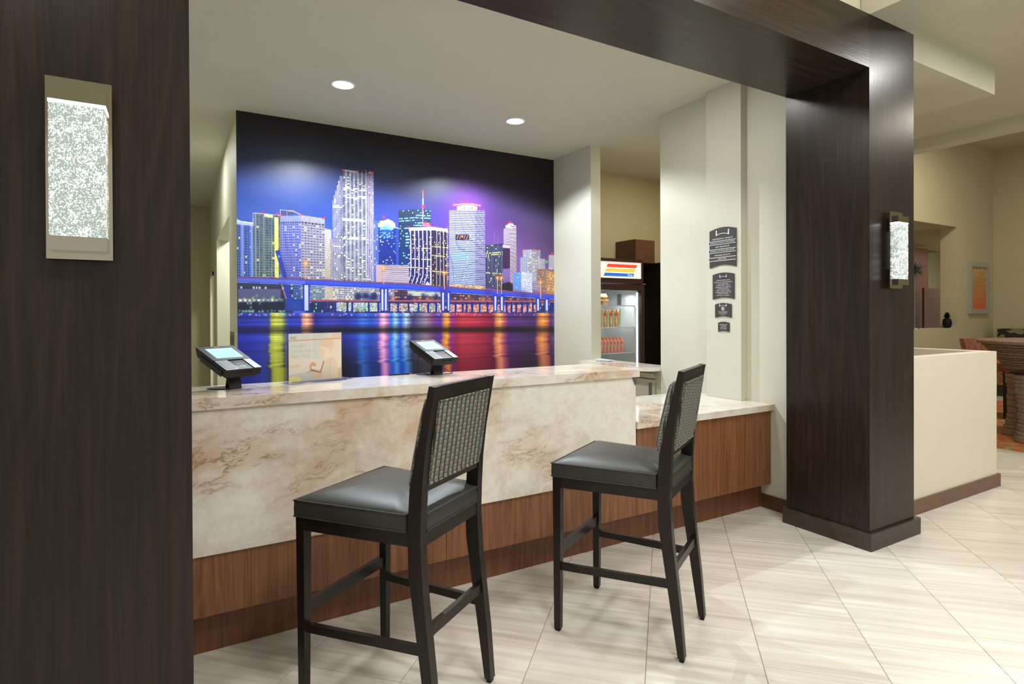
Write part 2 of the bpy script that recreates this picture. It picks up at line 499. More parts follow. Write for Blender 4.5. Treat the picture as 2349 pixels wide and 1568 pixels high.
ro = obj('distant_tiles', rest, M['tile'], fl); ro['kind'] = 'stuff'

# ------------------------------------------------------------------ ceilings
def plate_with_holes(x0, x1, y0, y1, z0, z1, holes, r, hw=.16, seg=32):
    bm = B()
    xs = sorted({x0, x1, *[a for c in holes for a in (c[0]-hw, c[0]+hw)]})
    ys = sorted({y0, y1, *[a for c in holes for a in (c[1]-hw, c[1]+hw)]})
    for a, b in zip(xs, xs[1:]):
        for c, d in zip(ys, ys[1:]):
            hit = [q for q in holes if a < q[0] < b and c < q[1] < d]
            if not hit:
                bm.faces.new([bm.verts.new(p) for p in ((a, c, z0), (b, c, z0), (b, d, z0), (a, d, z0))])
            else:
                q = hit[0]; inn = []; out = []; tp = []
                for k in range(seg):
                    an = 2*PI*k/seg; cs, sn = math.cos(an), math.sin(an)
                    inn.append(bm.verts.new((q[0]+r*cs, q[1]+r*sn, z0)))
                    tp.append(bm.verts.new((q[0]+r*cs, q[1]+r*sn, z1)))
                    mx = max(abs(cs), abs(sn))
                    ox = q[0]+cs/mx*(b-a)/2 + ((a+b)/2-q[0]); oy = q[1]+sn/mx*(d-c)/2 + ((c+d)/2-q[1])
                    out.append(bm.verts.new((ox, oy, z0)))
                for k in range(seg):
                    k2 = (k+1) % seg
                    bm.faces.new((inn[k], inn[k2], out[k2], out[k]))
                    bm.faces.new((inn[k], tp[k], tp[k2], inn[k2]))
    box(bm, x0, x1, y0, y1, z1, z1+.02)
    return bm
SP = [(1.108, 4.50), (2.69, 4.57)]
struct('ceiling', plate_with_holes(-4, 5.79, YB1, 11.6, ZC, ZC+.14, SP, .083), M['paint_ceiling'])
struct('ceiling_lobby_band', bx(3.594, 4.035, -3.5, 1.965, 3.2205, ZC+.4), M['paint_ceiling'])
struct('ceiling_lobby_tray', bx(-5, 3.594, -3.5, 2.2, 3.62, 3.72), M['paint_bright'])
struct('ceiling_lobby_near', bx(-5, 3.594, -3.5, .35, ZC, ZC+.1), M['paint_ceiling'])
struct('wall_tray', bx(-5, 3.62, 1.97, 2.1, ZC+.02, 3.62), M['paint_bright'])
struct('ceiling_dining', bx(4.035, 7.5, -3.5, 6.5, 3.46, 3.56), M['paint_ceiling'])
db_ = bx(4.04, 5.79, 2.10, YB1-.0005, ZC, 3.46); box(db_, 4.04, 5.79, YB1, 11.5, ZC+.161, 3.46)
struct('ceiling_dropped_box', db_, M['paint_ceiling'])
struct('trim_1', bx(7.5, 7.71, -3.5, 6.5, 3.337, 4.4), M['paint'])
struct('ceiling_far', bx(7.5, 14.5, -3.5, 6.5, 4.4, 4.5), M['paint_ceiling'])
ap = thing('access_panel', 'flat white square panel set in the ceiling of the dining side', 'panel', (5.45, 1.45, 3.46))
obj('panel', bx(-.02, .6, -.6, .0, -.008, -.001), M['paint_bright'], ap)
fr = B()
for a in ((-.04, -.025, -.62, .02), (.605, .62, -.62, .02), (-.04, .62, -.62, -.605), (-.04, .62, .005, .02)): box(fr, a[0], a[1], a[2], a[3], -.01, -.001)
obj('frame', fr, M['white'], ap)

# ------------------------------------------------------------------ walls of the desk bay
# wall behind the mural, pier at its right end
struct('wall_back', bx(.44, 3.757, YM, 5.70, 0, ZC), M['paint'])
struct('wall_pier', bx(3.757, 3.885, 4.824, 5.72, 0, ZC), M['paint'])
# corridor wall with a tall opening and a farther door
def wall_x(x0, x1, segs):
    bm = B()
    for y0, y1, z0, z1 in segs: box(bm, x0, x1, y0, y1, z0, z1)
    return bm
struct('wall_corridor', wall_x(.44, .60, [(5.70, 6.36, 0, ZC), (6.36, 8.55, 2.43, ZC), (8.55, 9.35, 0, ZC), (9.35, 10.2, 2.07, ZC), (10.2, 10.6, 0, ZC)]), M['paint'])
struct('wall_corridor_end', bx(-4, .6, 10.6, 10.75, 0, ZC), M['paint_olive'])
struct('wall_corridor_left', bx(-1.75, -1.6, 2.9, 10.6, 0, ZC), M['paint'])
struct('wall_side_room', wall_x(2.0, 2.1, [(5.7, 10.6, 0, ZC)]), M['paint_bright'])
dj = B()
for a in ((9.35, 9.41), (10.14, 10.2)): box(dj, .425, .60, a[0], a[1], 0, 2.07)
box(dj, .425, .60, 9.35, 10.2, 2.01, 2.07)
struct('door_1', dj, M['paint_bright'])
# wall to the right: long face, proud column carrying the signs, far end at the opening
struct('wall_right', bx(XW, 5.0, 2.40, 3.80, 0, ZC), M['paint'])
struct('wall_column', bx(3.676, XW, 2.895, 3.225, .0, ZC), M['paint'])
# drinks room
struct('wall_drinks_back', bx(3.885, 5.68, 5.72, 5.84, 0, ZC), M['paint_tan'])
struct('wall_drinks_right', bx(5.68, 5.79, 3.70, 5.84, 0, ZC), M['paint_tan'])
struct('wall_drinks_front', bx(5.0, 5.68, 3.70, 3.80, 0, ZC), M['paint_tan'])

# ------------------------------------------------------------------ dark portal: pillars and beam
pl = struct('trim_2', bx(-3.2, .031, YB0, YB1, 0, 3.22), M['espresso'], bevel=.002)
struct('trim_3', bx(.031, XP0, YB0, YB1, 2.901, 3.22), M['espresso_h'], bevel=.002)
pr = struct('trim_4', bx(XP0, XP1, YB0, YB1, .0, 3.22), M['espresso'], bevel=.002)
pb = B()
e_ = .018
prism(pb, [(XP0-e_-pr.location.x, YB0-e_-pr.location.y), (XP1+e_+.03-pr.location.x, YB0-e_-pr.location.y), (XP1+e_+.03-pr.location.x, YB1+e_-pr.location.y), (XP0-e_-pr.location.x, YB1+e_-pr.location.y)], .104, 'XY', 0.0005)
obj('plinth', pb, M['espresso_base'], pr, bevel=.002)
struct('baseboard_right', bx(XW-.014, XW, 2.40, 2.76, 0, .10), M['dark_base'])

# ------------------------------------------------------------------ half wall and its planter-like well
struct('wall_half', bx(4.105, 5.823, 2.10, 2.20, 0, 1.112), M['paint_bright'])
struct('wall_half_return', bx(5.70, 5.823, 2.20, 3.7, 0, 1.112), M['paint_bright'])
cp = B()
struct('baseboard_half', bx(4.12, 5.86, 2.085, 2.10, 0, .103), M['brown_base'])
struct('baseboard_half_end', bx(5.823, 5.86, 2.10, 3.7, 0, .103), M['brown_base'])
tag(obj('inner_worktop', bx(5.01, 5.695, 2.205, 3.6, .98, 1.02), M['redwood']), 'brown wooden worktop sunk behind the cream half wall', 'worktop')

# ------------------------------------------------------------------ dining side, far walls
fw_ = B()
for a in ((5.79, 9.2, 0, 4.4), (9.2, 11.505, 0, 1.170), (9.2, 11.505, 2.89, 4.4), (11.505, 12.906, 0, 4.4)): box(fw_, a[0], a[1], 4.7, 4.947, a[2], a[3])
struct('wall_far', fw_, M['paint_olive'])
struct('wall_far_right', bx(12.906, 13.05, -3.5, 4.7, 0, 4.4), M['paint_olive'])
struct('wall_niche_back', bx(9.0, 17.0, 7.0, 7.1, 0, 3.1), M['paint_tan'])
struct('ceiling_niche', bx(9.0, 17.0, 4.947, 7.0, 2.9, 3.0), M['paint_tan'])
struct('wall_niche_right', bx(16.9, 17.0, 4.947, 7.0, 0, 2.9), M['paint_bright'])

# ------------------------------------------------------------------ reception desk
XD0 = -1.58
desk = thing('reception_desk', 'long walnut reception desk with pale rust-veined stone front', 'desk', (1.8, 2.9, 0))
ox, oy = -1.8, -2.9
def db(*a): return bx(a[0]+ox, a[1]+ox, a[2]+oy, a[3]+oy, a[4], a[5])
obj('toe_kick', db(XD0, 3.735, 2.769, 2.79, 0.001, .187), M['walnut_kick'], desk)
obj('wood_panel', db(XD0, 1.165, 2.689, 2.71, .187, .70), M['walnut'], desk)
obj('wood_panel', db(1.168, 2.439, 2.689, 2.71, .187, .70), M['walnut'], desk)
obj('wood_panel', db(2.442, 3.735, 2.689, 2.71, .187, .725), M['walnut'], desk)
obj('panel_underside', db(XD0, 3.735, 2.71, 2.79, .187, .2), M['walnut_kick'], desk)
obj('stone_front', db(XD0, 2.425, 2.677, 2.689, .442, 1.044), M['stone'], desk, bevel=.0015)
obj('stone_end', db(2.405, 2.425, 2.689, 3.10, .73, 1.044), M['stone'], desk, bevel=.0015)
obj('desk_body', db(XD0, 2.405, 2.71, 3.08, .2, 1.044), M['walnut'], desk)
obj('low_body', db(2.405, 3.67, 2.79, 3.40, .02, .72), M['walnut'], desk)
obj('corbel', prism(B(), [(2.395+ox, 1.044), (2.424+ox, 1.044), (2.424+ox, 1.0), (2.418+ox, .995)], .008, 'XZ', 2.668+oy), M['grey_shell'], desk)
ct = B(); box(ct, XD0, 2.446, 2.663, 3.135, 1.045, 1.092)
tag(obj('countertop', ct, M['stone_top'], bevel=.006), 'tall pale stone countertop under the card terminals, veined in rust', 'countertop')
ct = B(); prism(ct, [(2.427, 2.663), (3.741, 2.663), (3.741, 2.89), (3.672, 2.89), (3.672, 3.23), (3.741, 3.23), (3.741, 3.49), (2.427, 3.49)], .044, 'XY', .726)
tag(obj('countertop', ct, M['stone_top'], bevel=.005), 'low stone countertop against the wall with the black signs', 'countertop')

# half-height divider with its stone ledge behind the desk
dv = thing('counter_divider', 'sage painted half-height cabinet door unit under the narrow stone ledge', 'cabinet', (3.80, 4.31, 0))
obj('body', bx(-.04, .07, -.505, .50, 0, .915), M['green_door'], dv, bevel=.002)
dr = obj('door', bx(-.062, -.042, -.43, .47, .1, .83), M['green_door'], dv, bevel=.002)
obj('rail', bx(-.075, -.042, -.43, .47, .845, .885), M['green_door'], dv, bevel=.002)
obj('handle', bx(-.078, -.064, -.40, -.375, .55, .80), M['steel'], dr, bevel=.002)
lg = B(); prism(lg, [(3.575, 4.80), (3.575, 3.86), (3.66, 3.80), (3.90, 3.80), (3.90, 4.822), (3.70, 4.822)], .034, 'XY', .918)
tag(obj('stone_ledge', lg, M['stone_top'], bevel=.008), 'narrow stone ledge running back past the tall counter end', 'ledge')

# ------------------------------------------------------------------ mural: printed night skyline
def on_mural(px, py):
    """rectify a measurement taken off the photograph to mural metres (x along the wall, z up)"""
    d = fw + RV*((px-1174.5)/FPX) - UV*((py-784-SHIFT)/FPX)
    t = YM/d[1]
    return t*d[0], 1.43+t*d[2]
NX = 880
gx = np.linspace(.4405, 3.756, NX)
gz = np.concatenate([np.linspace(.0, .95, 6)[:-1], np.linspace(.95, 1.47, 125)[:-1], np.linspace(1.47, 2.78, 350)[:-1], np.linspace(2.78, ZC-.001, 40)])
NZ = len(gz)
GX, GZ = np.meshgrid(gx, gz)
# colours are composed in photo-like sRGB 0..255, then linearised
img = np.zeros((NZ, NX, 3))
d_ = (GX/GX)
den = GX*fw[0]+YM*fw[1]+(GZ-1.43)*fw[2]
PX = 1174.5+FPX*(GX*RV[0]+YM*RV[1]+(GZ-1.43)*RV[2])/den
PY = 784+SHIFT-FPX*(GX*UV[0]+YM*UV[1]+(GZ-1.43)*UV[2])/den
def smooth(a, b, v):
    t = np.clip((v-a)/(b-a), 0, 1); return t*t*(3-2*t)
def stops(t, ss):
    xs = [q[0] for q in ss]
    return np.stack([np.interp(t, xs, [q[1][k] for q in ss]) for k in range(3)], -1)
SZ = 2.30+0*GX
tsky = np.clip((ZC-GZ)/(ZC-1.75), 0, 1)
left = stops(tsky, [(0, (15, 15, 24)), (.10, (18, 19, 34)), (.18, (26, 31, 62)), (.28, (34, 46, 98)), (.4, (38, 60, 132)), (.53, (38, 72, 160)), (.7, (50, 84, 184)), (1, (70, 100, 210))])
mid = stops(tsky, [(0, (14, 14, 20)), (.18, (20, 21, 36)), (.32, (28, 32, 80)), (.46, (42, 50, 136)), (.6, (62, 60, 160)), (.8, (80, 72, 174)), (1, (90, 80, 180))])
right = stops(tsky, [(0, (16, 14, 22)), (.2, (24, 21, 36)), (.34, (44, 36, 64)), (.48, (70, 52, 100)), (.62, (94, 66, 128)), (.8, (114, 78, 144)), (1, (126, 86, 144))])
u = (GX-.44)/(3.756-.44)
a1 = smooth(.25, .55, u)[..., None]; a2 = smooth(.5, .82, u)[..., None]
img = (left*(1-a1)+mid*a1)*(1-a2)+right*a2
a3 = (smooth(.80, 1.05, u)*smooth(.1, .6, 1-tsky+.25))[..., None]
img = img*(1-.32*a3)
cl = sum(np.sin(GX*k1+GZ*k2+p)*a for k1, k2, p, a in ((3, 14, 0, 3), (5, 23, 2, 2), (1.5, 9, 4, 3)))
img += cl[..., None]*np.array([.5, .6, 1.0])*smooth(.15, .5, tsky)[..., None]

def glow(px, py, r, color, amt):
    x, z = on_mural(px, py); rr = r*.0042
    g = amt*np.exp(-((GX-x)**2+(GZ-z)**2)/(rr*rr))[..., None]
    img[:] = img*(1-np.clip(g, 0, 1))+np.array(color)*np.clip(g, 0, 1)
glow(1070, 478, 62, (150, 70, 190), .75)
glow(1070, 560, 120, (110, 70, 170), .45)
sky_only = img.copy()

def facade(x0, x1, yt0, yt1, yb0, yb1, color, cols=0, rows=0, win=(40, 50, 80), wf=(.6, .55), lit=.1, litc=(240, 235, 150), color2=None, dark_bands=0, jitter=6, seed=0, mask=None, litrows=()):
    """a building face given by its photo outline; window grid follows its own slopes"""
    X0, zt0 = on_mural(x0, yt0); X1, zt1 = on_mural(x1, yt1); _, zb0 = on_mural(x0, yb0); _, zb1 = on_mural(x1, yb1)
    s = (GX-X0)/(X1-X0); zt = zt0+(zt1-zt0)*s; zb = zb0+(zb1-zb0)*s
    t = (zt-GZ)/(zt-zb)
    ins = (s >= 0) & (s <= 1) & (t >= 0) & (t <= 1)
    if mask is not None: ins &= mask
    if not ins.any(): return
    sv, tv = s[ins], t[ins]
    c = np.tile(np.array(color, float), (len(sv), 1))
    if color2 is not None: c += (np.array(color2, float)-np.array(color, float))*tv[:, None]
    c += rng.normal(0, jitter*.5, len(sv))[:, None]
    if cols and rows:
        ci = np.floor(sv*cols).astype(int); ri_ = np.floor(tv*rows).astype(int)
        fu, fv = sv*cols-ci, tv*rows-ri_
        iw = (np.abs(fu-.5) < wf[0]/2) & (np.abs(fv-.5) < wf[1]/2)
        g = np.random.default_rng(seed+1); tab = g.random((rows+1, cols+1)); rw = g.random(rows+1)
        L = tab[np.clip(ri_, 0, rows), np.clip(ci, 0, cols)]; RW = rw[np.clip(ri_, 0, rows)]
        on = (L < lit) | np.isin(ri_, litrows) & (L < .8)
        wc = np.where(on[:, None], np.array(litc, float)*(.75+.3*L[:, None]/max(lit, .01) if False else 1), np.array(win, float)*(0.8+.5*L[:, None]))
        c = np.where(iw[:, None], wc, c)
    img[ins] = c
def poly(pts, color, alpha=1.0, noise=0):
    q = [on_mural(*p) for p in pts]; ins = np.zeros(GX.shape, bool)
    n_ = len(q)
    for i in range(n_):
        (xa, za), (xb, zb) = q[i], q[(i+1) % n_]
        if za == zb: continue
        cnd = ((za > GZ) != (zb > GZ)) & (GX < (xb-xa)*(GZ-za)/(zb-za)+xa)
        ins ^= cnd
    c = np.array(color, float)
    if noise: c = c+rng.normal(0, noise, (int(ins.sum()), 1))
    img[ins] = img[ins]*(1-alpha)+c*alpha
def pline(pts, w_, color, alpha=1.0):
    for a, b in zip(pts, pts[1:]):
        dx, dy = b[0]-a[0], b[1]-a[1]; L = math.hypot(dx, dy) or 1
        nx_, ny_ = -dy/L*w_/2, dx/L*w_/2
        poly([(a[0]+nx_, a[1]+ny_), (b[0]+nx_, b[1]+ny_), (b[0]-nx_, b[1]-ny_), (a[0]-nx_, a[1]-ny_)], color, alpha)

Yl = (246, 240, 150); Wl = (250, 245, 225)
# far left blue tower with bright crown
facade(536, 602, 503, 515, 640, 640, (74, 108, 200), 13, 22, (30, 52, 112), (.62, .66), .05, Yl, seed=1)
for xx in (552, 574, 596): facade(xx, xx+7, 512, 513, 640, 640, (120, 148, 226), seed=2)
poly([(540, 500), (556, 508), (602, 512), (602, 521), (540, 514)], (176, 196, 250)); pline([(545, 507), (600, 514)], 2.5, (235, 240, 255))
# green glass tower with a yellow light strip
facade(580, 644, 487, 494, 640, 640, (96, 112, 140), 9, 26, (58, 72, 96), (.8, .8), .06, (220, 200, 130), color2=(140, 164, 140), seed=3)
facade(606, 626, 490, 493, 497, 500, (206, 216, 150)); facade(584, 587, 489, 489, 640, 640, (130, 140, 170))
facade(604, 606, 490, 490, 640, 640, (140, 150, 170)); pline([(580, 488), (644, 494)], 1.6, (190, 190, 215)); pline([(580, 488), (581, 518)], 1.6, (180, 180, 215))
facade(629, 638, 498, 499, 640, 640, (226, 220, 110), 3, 40, (250, 246, 190), (.5, .5), .0, seed=4)
glow(634, 560, 16, (200, 200, 90), .30)
# white frame behind, then the two-faced bank tower
facade(643, 672, 480, 483, 496, 496, (62, 70, 130)); pline([(643, 496), (643, 481), (673, 484), (690, 493)], 1.6, (210, 205, 235)); pline([(658, 482), (658, 494)], 1, (150, 150, 200))
facade(643, 690, 495, 494, 640, 640, (132, 142, 222), 10, 25, (44, 52, 112), (.66, .42), .10, Yl, color2=(110, 116, 205), seed=5)
facade(690, 745, 493, 501, 640, 640, (164, 160, 186), 8, 24, (66, 66, 92), (.74, .36), .12, Yl, seed=6)
facade(643, 690, 495, 494, 508, 507, (140, 150, 226), jitter=26, seed=7); facade(690, 745, 493, 501, 506, 513, (170, 166, 190), jitter=26, seed=8)
facade(690, 745, 507, 514, 512, 518, (160, 156, 180), 7, 1, (50, 50, 76), (.75, .8), 0, seed=9)
facade(643, 690, 509, 508, 513, 512, (136, 146, 220), 9, 1, (38, 44, 90), (.7, .8), 0, seed=9)
poly([(734, 504), (744, 505), (744, 509), (734, 508)], (120, 200, 240), .8); pline([(736, 503), (740, 500.5), (744, 503.5)], 1.6, (250, 70, 70))
for a, b in ((645, 494), (691, 492), (744, 500), (603, 488), (636, 491)): glow(a, b, 2.4, (255, 50, 70), 1)
# pale slab between the towers
facade(745, 760, 524, 527, 640, 640, (206, 198, 204), 5, 22, (120, 110, 120), (.3, .4), .1, Wl, color2=(190, 176, 160), seed=10)
facade(757, 764, 548, 549, 640, 640, (170, 160, 180), 3, 20, (70, 70, 100), (.5, .5), .1, Wl, seed=11)
# stepped high tower
steps = [(787, 391), (779, 402), (775.5, 414), (772, 425), (768.8, 437), (765, 448), (762, 459)]
msk = np.zeros(GX.shape, bool)
for xx, yy in steps:
    X0_, z0_ = on_mural(xx, yy); msk |= (GX >= X0_) & (GZ <= z0_)
facade(762, 788, 391, 391, 655, 657, (158, 156, 200), 7, 74, (48, 54, 92), (.66, .6), .06, (255, 245, 170), color2=(176, 176, 196), mask=msk, seed=12, litrows=(22, 23, 48))
facade(787, 841, 391, 394, 657, 659, (146, 146, 180), 12, 76, (46, 52, 84), (.70, .64), .12, (252, 246, 170), color2=(178, 182, 196), mask=msk, seed=13, litrows=(11, 12, 16, 17, 31, 32, 43, 44))
facade(840, 857, 394, 396, 659, 661, (186, 172, 214), 4, 76, (52, 52, 92), (.55, .55), .08, (252, 246, 190), color2=(176, 172, 214), seed=14, litrows=(44,))
for xx in range(793, 842, 9): facade(xx, xx+2, 391, 391, 657, 657, (186, 188, 205), jitter=3, seed=15)
pline([(787, 391), (855, 396)], 1.4, (215, 200, 220))
for a, b in ((787, 390), (820, 390), (854, 397)): glow(a, b, 2.6, (255, 60, 50), 1)
poly([(812, 389), (816, 388), (850, 393), (850, 395), (812, 392)], (60, 40, 60), .6)
# blue cluster
facade(858, 872, 505, 508, 640, 640, (96, 122, 214), 5, 30, (34, 52, 116), (.6, .5), .1, Wl, seed=16)
poly([(868, 517), (872, 506), (895, 506), (906, 512), (908, 524), (868, 524)], (196, 192, 220)); poly([(880, 506), (890, 502), (902, 508), (902, 512)], (226, 214, 220)); glow(880, 498, 3, (255, 50, 60), 1)
facade(868, 908, 521, 523, 612, 612, (26, 52, 152), 13, 26, (20, 36, 112), (.7, .6), .10, (190, 225, 250), seed=17)
pline([(872, 524), (902, 524.5)], 4, (130, 220, 255)); glow(887, 524, 14, (60, 150, 250), .45)
facade(872, 902, 532, 532, 547, 547, (30, 74, 160), 12, 6, (26, 60, 140), (.7, .7), .45, (150, 225, 250), seed=18)
facade(908, 930, 521, 524, 612, 612, (58, 92, 200), 1, 26, (34, 56, 140), (1, .5), 0, seed=19)
facade(918, 921, 533, 533, 612, 612, (230, 225, 110)); pline([(908, 522), (930, 525)], 3, (110, 180, 255)); facade(919, 926, 527, 528, 532, 532, (250, 226, 120))
# teal tower and mast
facade(914, 951, 482, 479, 640, 640, (20, 44, 76), 12, 28, (26, 56, 86), (.7, .45), .12, (150, 225, 215), color2=(20, 50, 150), seed=20, litrows=(3, 4, 7))
facade(951, 988, 479, 481, 640, 640, (28, 54, 92), 12, 28, (34, 64, 100), (.7, .45), .12, (160, 220, 220), color2=(40, 70, 170), seed=21, litrows=(2, 3, 5, 6))
facade(930, 940, 525, 525, 650, 650, (20, 50, 130), 2, 18, (20, 40, 100), (.9, .4), .5, (150, 225, 245), seed=22)
pline([(970, 437), (970, 514)], 1.6, (236, 150, 170)); pline([(970, 455), (970, 470)], 1.8, (250, 250, 250)); pline([(970, 485), (970, 498)], 1.8, (245, 240, 245))
for a, b, r in ((970, 438, 3), (970.5, 473, 4), (975, 513, 5), (985, 515, 4), (938, 521, 2.5), (1001, 520, 2.5), (1025, 524, 2.5)): glow(a, b, r, (255, 50, 60), 1)
poly([(966, 518), (972, 511), (986, 515), (990, 521)], (220, 120, 150), .8)
# tower with curved white ribs
facade(938, 990, 522, 521, 649, 655, (34, 34, 84), 26, 26, (42, 42, 96), (.8, .5), .12, (250, 220, 130), color2=(26, 34, 110), seed=23, litrows=(9, 14, 18))
facade(990, 1028, 521, 525, 655, 658, (40, 34, 66), 20, 26, (48, 40, 72), (.8, .5), .12, (250, 216, 130), color2=(60, 44, 60), seed=24, litrows=(8, 12, 19))
for i_ in range(6):
    xx = 941+i_*9.4
    pline([(xx, 523), (xx+1, 560), (xx+1.5, 610), (xx+.5, 632), (xx-6, 650)], 2.2, (206, 200, 236)) if i_ < 5 else pline([(xx, 523), (xx, 655)], 2.6, (214, 208, 236))
for i_ in range(4): pline([(1001.5+i_*8, 524), (1001.5+i_*8, 656)], 1.6, (180, 168, 200))
poly([(938, 522), (990, 520), (1027, 525), (1027, 531), (990, 528), (938, 529)], (222, 206, 236))
poly([(938, 652), (975, 652), (980, 645), (990, 655), (990, 657), (938, 652)], (200, 196, 226))
# banded hotel tower with a neon crown
facade(1030, 1090, 482, 483, 650, 655, (188, 186, 226), 1, 41, (74, 74, 128), (1, .42), 0, color2=(176, 196, 236), seed=25)
facade(1090, 1112, 483, 483, 655, 656, (160, 156, 206), 1, 41, (70, 66, 112), (1, .45), 0, color2=(160, 160, 205), seed=26)
g_ = np.random.default_rng(4)
for k in range(46):
    xx, yy = g_.uniform(1033, 1108), g_.uniform(500, 648)
    pline([(xx, yy), (xx+g_.uniform(1, 3), yy)], 2, ((250, 235, 170), (150, 215, 255), (240, 225, 250))[k % 3], .8)
pline([(1032, 588), (1080, 586)], 9, (110, 190, 250), .28); glow(1060, 588, 16, (120, 190, 250), .3)
poly([(1045, 537), (1076, 537), (1076, 550), (1045, 550)], (62, 44, 62)); 
for xx in (1048, 1054, 1064, 1070): pline([(xx, 548), (xx+3, 539)], 1.6, (200, 150, 150), .8)
glow(1060, 542, 2.5, (255, 200, 120), 1)
poly([(1048, 470), (1094, 470), (1094, 482), (1048, 482)], (238, 200, 190)); 
for xx in range(1052, 1092, 6): pline([(xx, 480), (xx+2, 472)], 2, ((226, 110, 70), (250, 240, 230), (90, 160, 230))[(xx//6) % 3])
pline([(1039, 470), (1052, 470), (1062, 467), (1072, 466), (1082, 467), (1094, 471), (1103, 471)], 5, (240, 60, 110)); pline([(1040, 470), (1062, 467.5), (1082, 467.5), (1102, 471.5)], 1.8, (255, 190, 150))
facade(1030, 1113, 650, 656, 656, 664, (200, 176, 150), 18, 2, (120, 80, 60), (.6, .6), .4, (250, 190, 110), seed=27)
# right-hand group
facade(1153, 1170, 562, 563, 655, 665, (58, 36, 74), seed=28); facade(1152, 1170, 561, 563, 568, 569, (196, 176, 206)); facade(1153, 1170, 616, 616, 665, 668, (128, 104, 176), color2=(90, 70, 120), seed=29)
facade(1114, 1153, 562, 558, 660, 666, (52, 58, 92), 16, 24, (40, 46, 78), (.7, .6), .06, (236, 232, 130), seed=30, litrows=(4, 5, 15))
for i_ in range(8): pline([(1119+i_*4.6, 562), (1119+i_*4.6, 662)], 1, (130, 130, 170), .7)
pline([(1134, 533), (1134, 560)], .8, (150, 120, 170)); pline([(1141, 543), (1141, 560)], .8, (150, 120, 170))
facade(1155, 1169, 524, 522, 561, 562, (196, 186, 206), 1, 14, (96, 76, 116), (1, .4), 0, seed=31)
facade(1160, 1184, 516, 517, 522, 523, (220, 205, 206)); facade(1169, 1184, 517, 518, 648, 650, (196, 184, 200), 1, 46, (96, 76, 106), (1, .42), 0, color2=(186, 168, 186), seed=32)
poly([(1162, 517), (1166, 512), (1176, 512), (1180, 517)], (200, 180, 200)); glow(1170, 510, 3, (255, 70, 80), 1); glow(1170, 520, 2.5, (250, 220, 120), 1)
facade(1199, 1219, 573, 572, 600, 600, (182, 184, 204), 6, 9, (80, 84, 112), (.55, .5), .1, Wl, seed=33); facade(1219, 1239, 572, 574, 600, 600, (156, 150, 172), 6, 9, (76, 72, 96), (.55, .5), .08, Wl, seed=34)
facade(1193, 1213, 590, 591, 640, 645, (172, 176, 206), 5, 16, (84, 84, 116), (.5, .5), .12, Wl, seed=35); facade(1213, 1250, 592, 594, 645, 650, (182, 176, 190), 12, 16, (70, 66, 86), (.5, .55), .08, Yl, seed=36)
facade(1258, 1272, 584, 585, 640, 645, (176, 172, 190), 5, 16, (90, 86, 106), (.5, .5), .1, Wl, seed=37); glow(1266, 582, 3.5, (255, 60, 70), 1); glow(1254, 600, 4, (120, 230, 90), .8)
for a, b in ((1201, 573), (1226, 572), (1236, 574)): glow(a, b, 2, (255, 60, 70), 1)
facade(1232, 1272, 616, 618, 668, 672, (150, 116, 108), 14, 10, (84, 62, 66), (.45, .5), .12, (250, 190, 110), seed=38)
facade(1252, 1272, 622, 624, 672, 674, (196, 146, 100), 7, 8, (90, 66, 60), (.45, .5), .2, (250, 210, 130), seed=39)
facade(1222, 1240, 643, 646, 665, 668, (176, 160, 180), 1, 5, (90, 80, 110), (1, .4), 0, seed=40)
facade(1177, 1195, 625, 624, 665, 668, (104, 152, 220), 6, 9, (64, 96, 170), (.6, .3), .1, Wl, seed=41); facade(1195, 1221, 624, 626, 668, 671, (198, 202, 228), 7, 9, (120, 124, 160), (.6, .3), .15, Wl, seed=42)
poly([(1150, 664), (1152, 650), (1168, 646), (1176, 652), (1176, 668)], (40, 30, 46))
# pale car park
facade(862, 938, 607, 608, 645, 652, (196, 180, 194), 1, 9, (122, 108, 134), (1, .36), 0, color2=(188, 172, 190), jitter=14, seed=43)
facade(862, 875, 607, 607, 647, 648, (196, 166, 176), jitter=8, seed=43)
# shore strip behind and under the viaduct
X0_, zA = on_mural(700, 640); 
yb_line = np.interp(PX, [541, 702, 930, 1023, 1166, 1272], [634, 640, 650, 658, 668, 676])
under = (PY > yb_line+4) & (PY < 719)
facade(536, 672, 645, 648, 718, 718, (46, 56, 96), 20, 8, (30, 38, 66), (.6, .6), .2, (200, 210, 220), jitter=16, mask=PY > 640, seed=44)
facade(546, 644, 662, 663, 690, 690, (92, 96, 140), jitter=6, seed=45); facade(546, 650, 684, 685, 693, 693, (126, 150, 160), 10, 1, (230, 236, 220), (.6, .5), .5, (250, 245, 220), seed=46)
for k in range(22):
    xx = 546+g_.uniform(0, 106); yy = g_.uniform(696, 706); glow(xx, yy, g_.uniform(5, 9), (14, 28, 60), .9)
for k in range(30): glow(546+g_.uniform(0, 106), 713+g_.uniform(-2, 2), 1.6, (150, 220, 190), .8)
for k in range(8): glow(546+g_.uniform(0, 106), g_.uniform(672, 686), 2.2, ((250, 220, 120), (90, 220, 140))[k % 2], .8)
facade(672, 690, 652, 653, 700, 700, (70, 96, 170), 5, 8, (40, 60, 120), (.7, .4), .15, Wl, seed=47)
facade(690, 745, 654, 656, 686, 687, (130, 146, 170), 8, 8, (76, 92, 126), (.7, .4), .25, (200, 236, 210), seed=48)
facade(745, 764, 656, 658, 688, 688, (206, 190, 180), 5, 9, (110, 100, 106), (.4, .5), .2, Wl, seed=49)
facade(764, 858, 657, 662, 688, 689, (196, 192, 206), 24, 6, (74, 78, 110), (.6, .6), .2, Yl, seed=50)
facade(858, 905, 662, 664, 688, 689, (160, 150, 180), 10, 4, (90, 80, 110), (.6, .4), .2, Wl, seed=51)
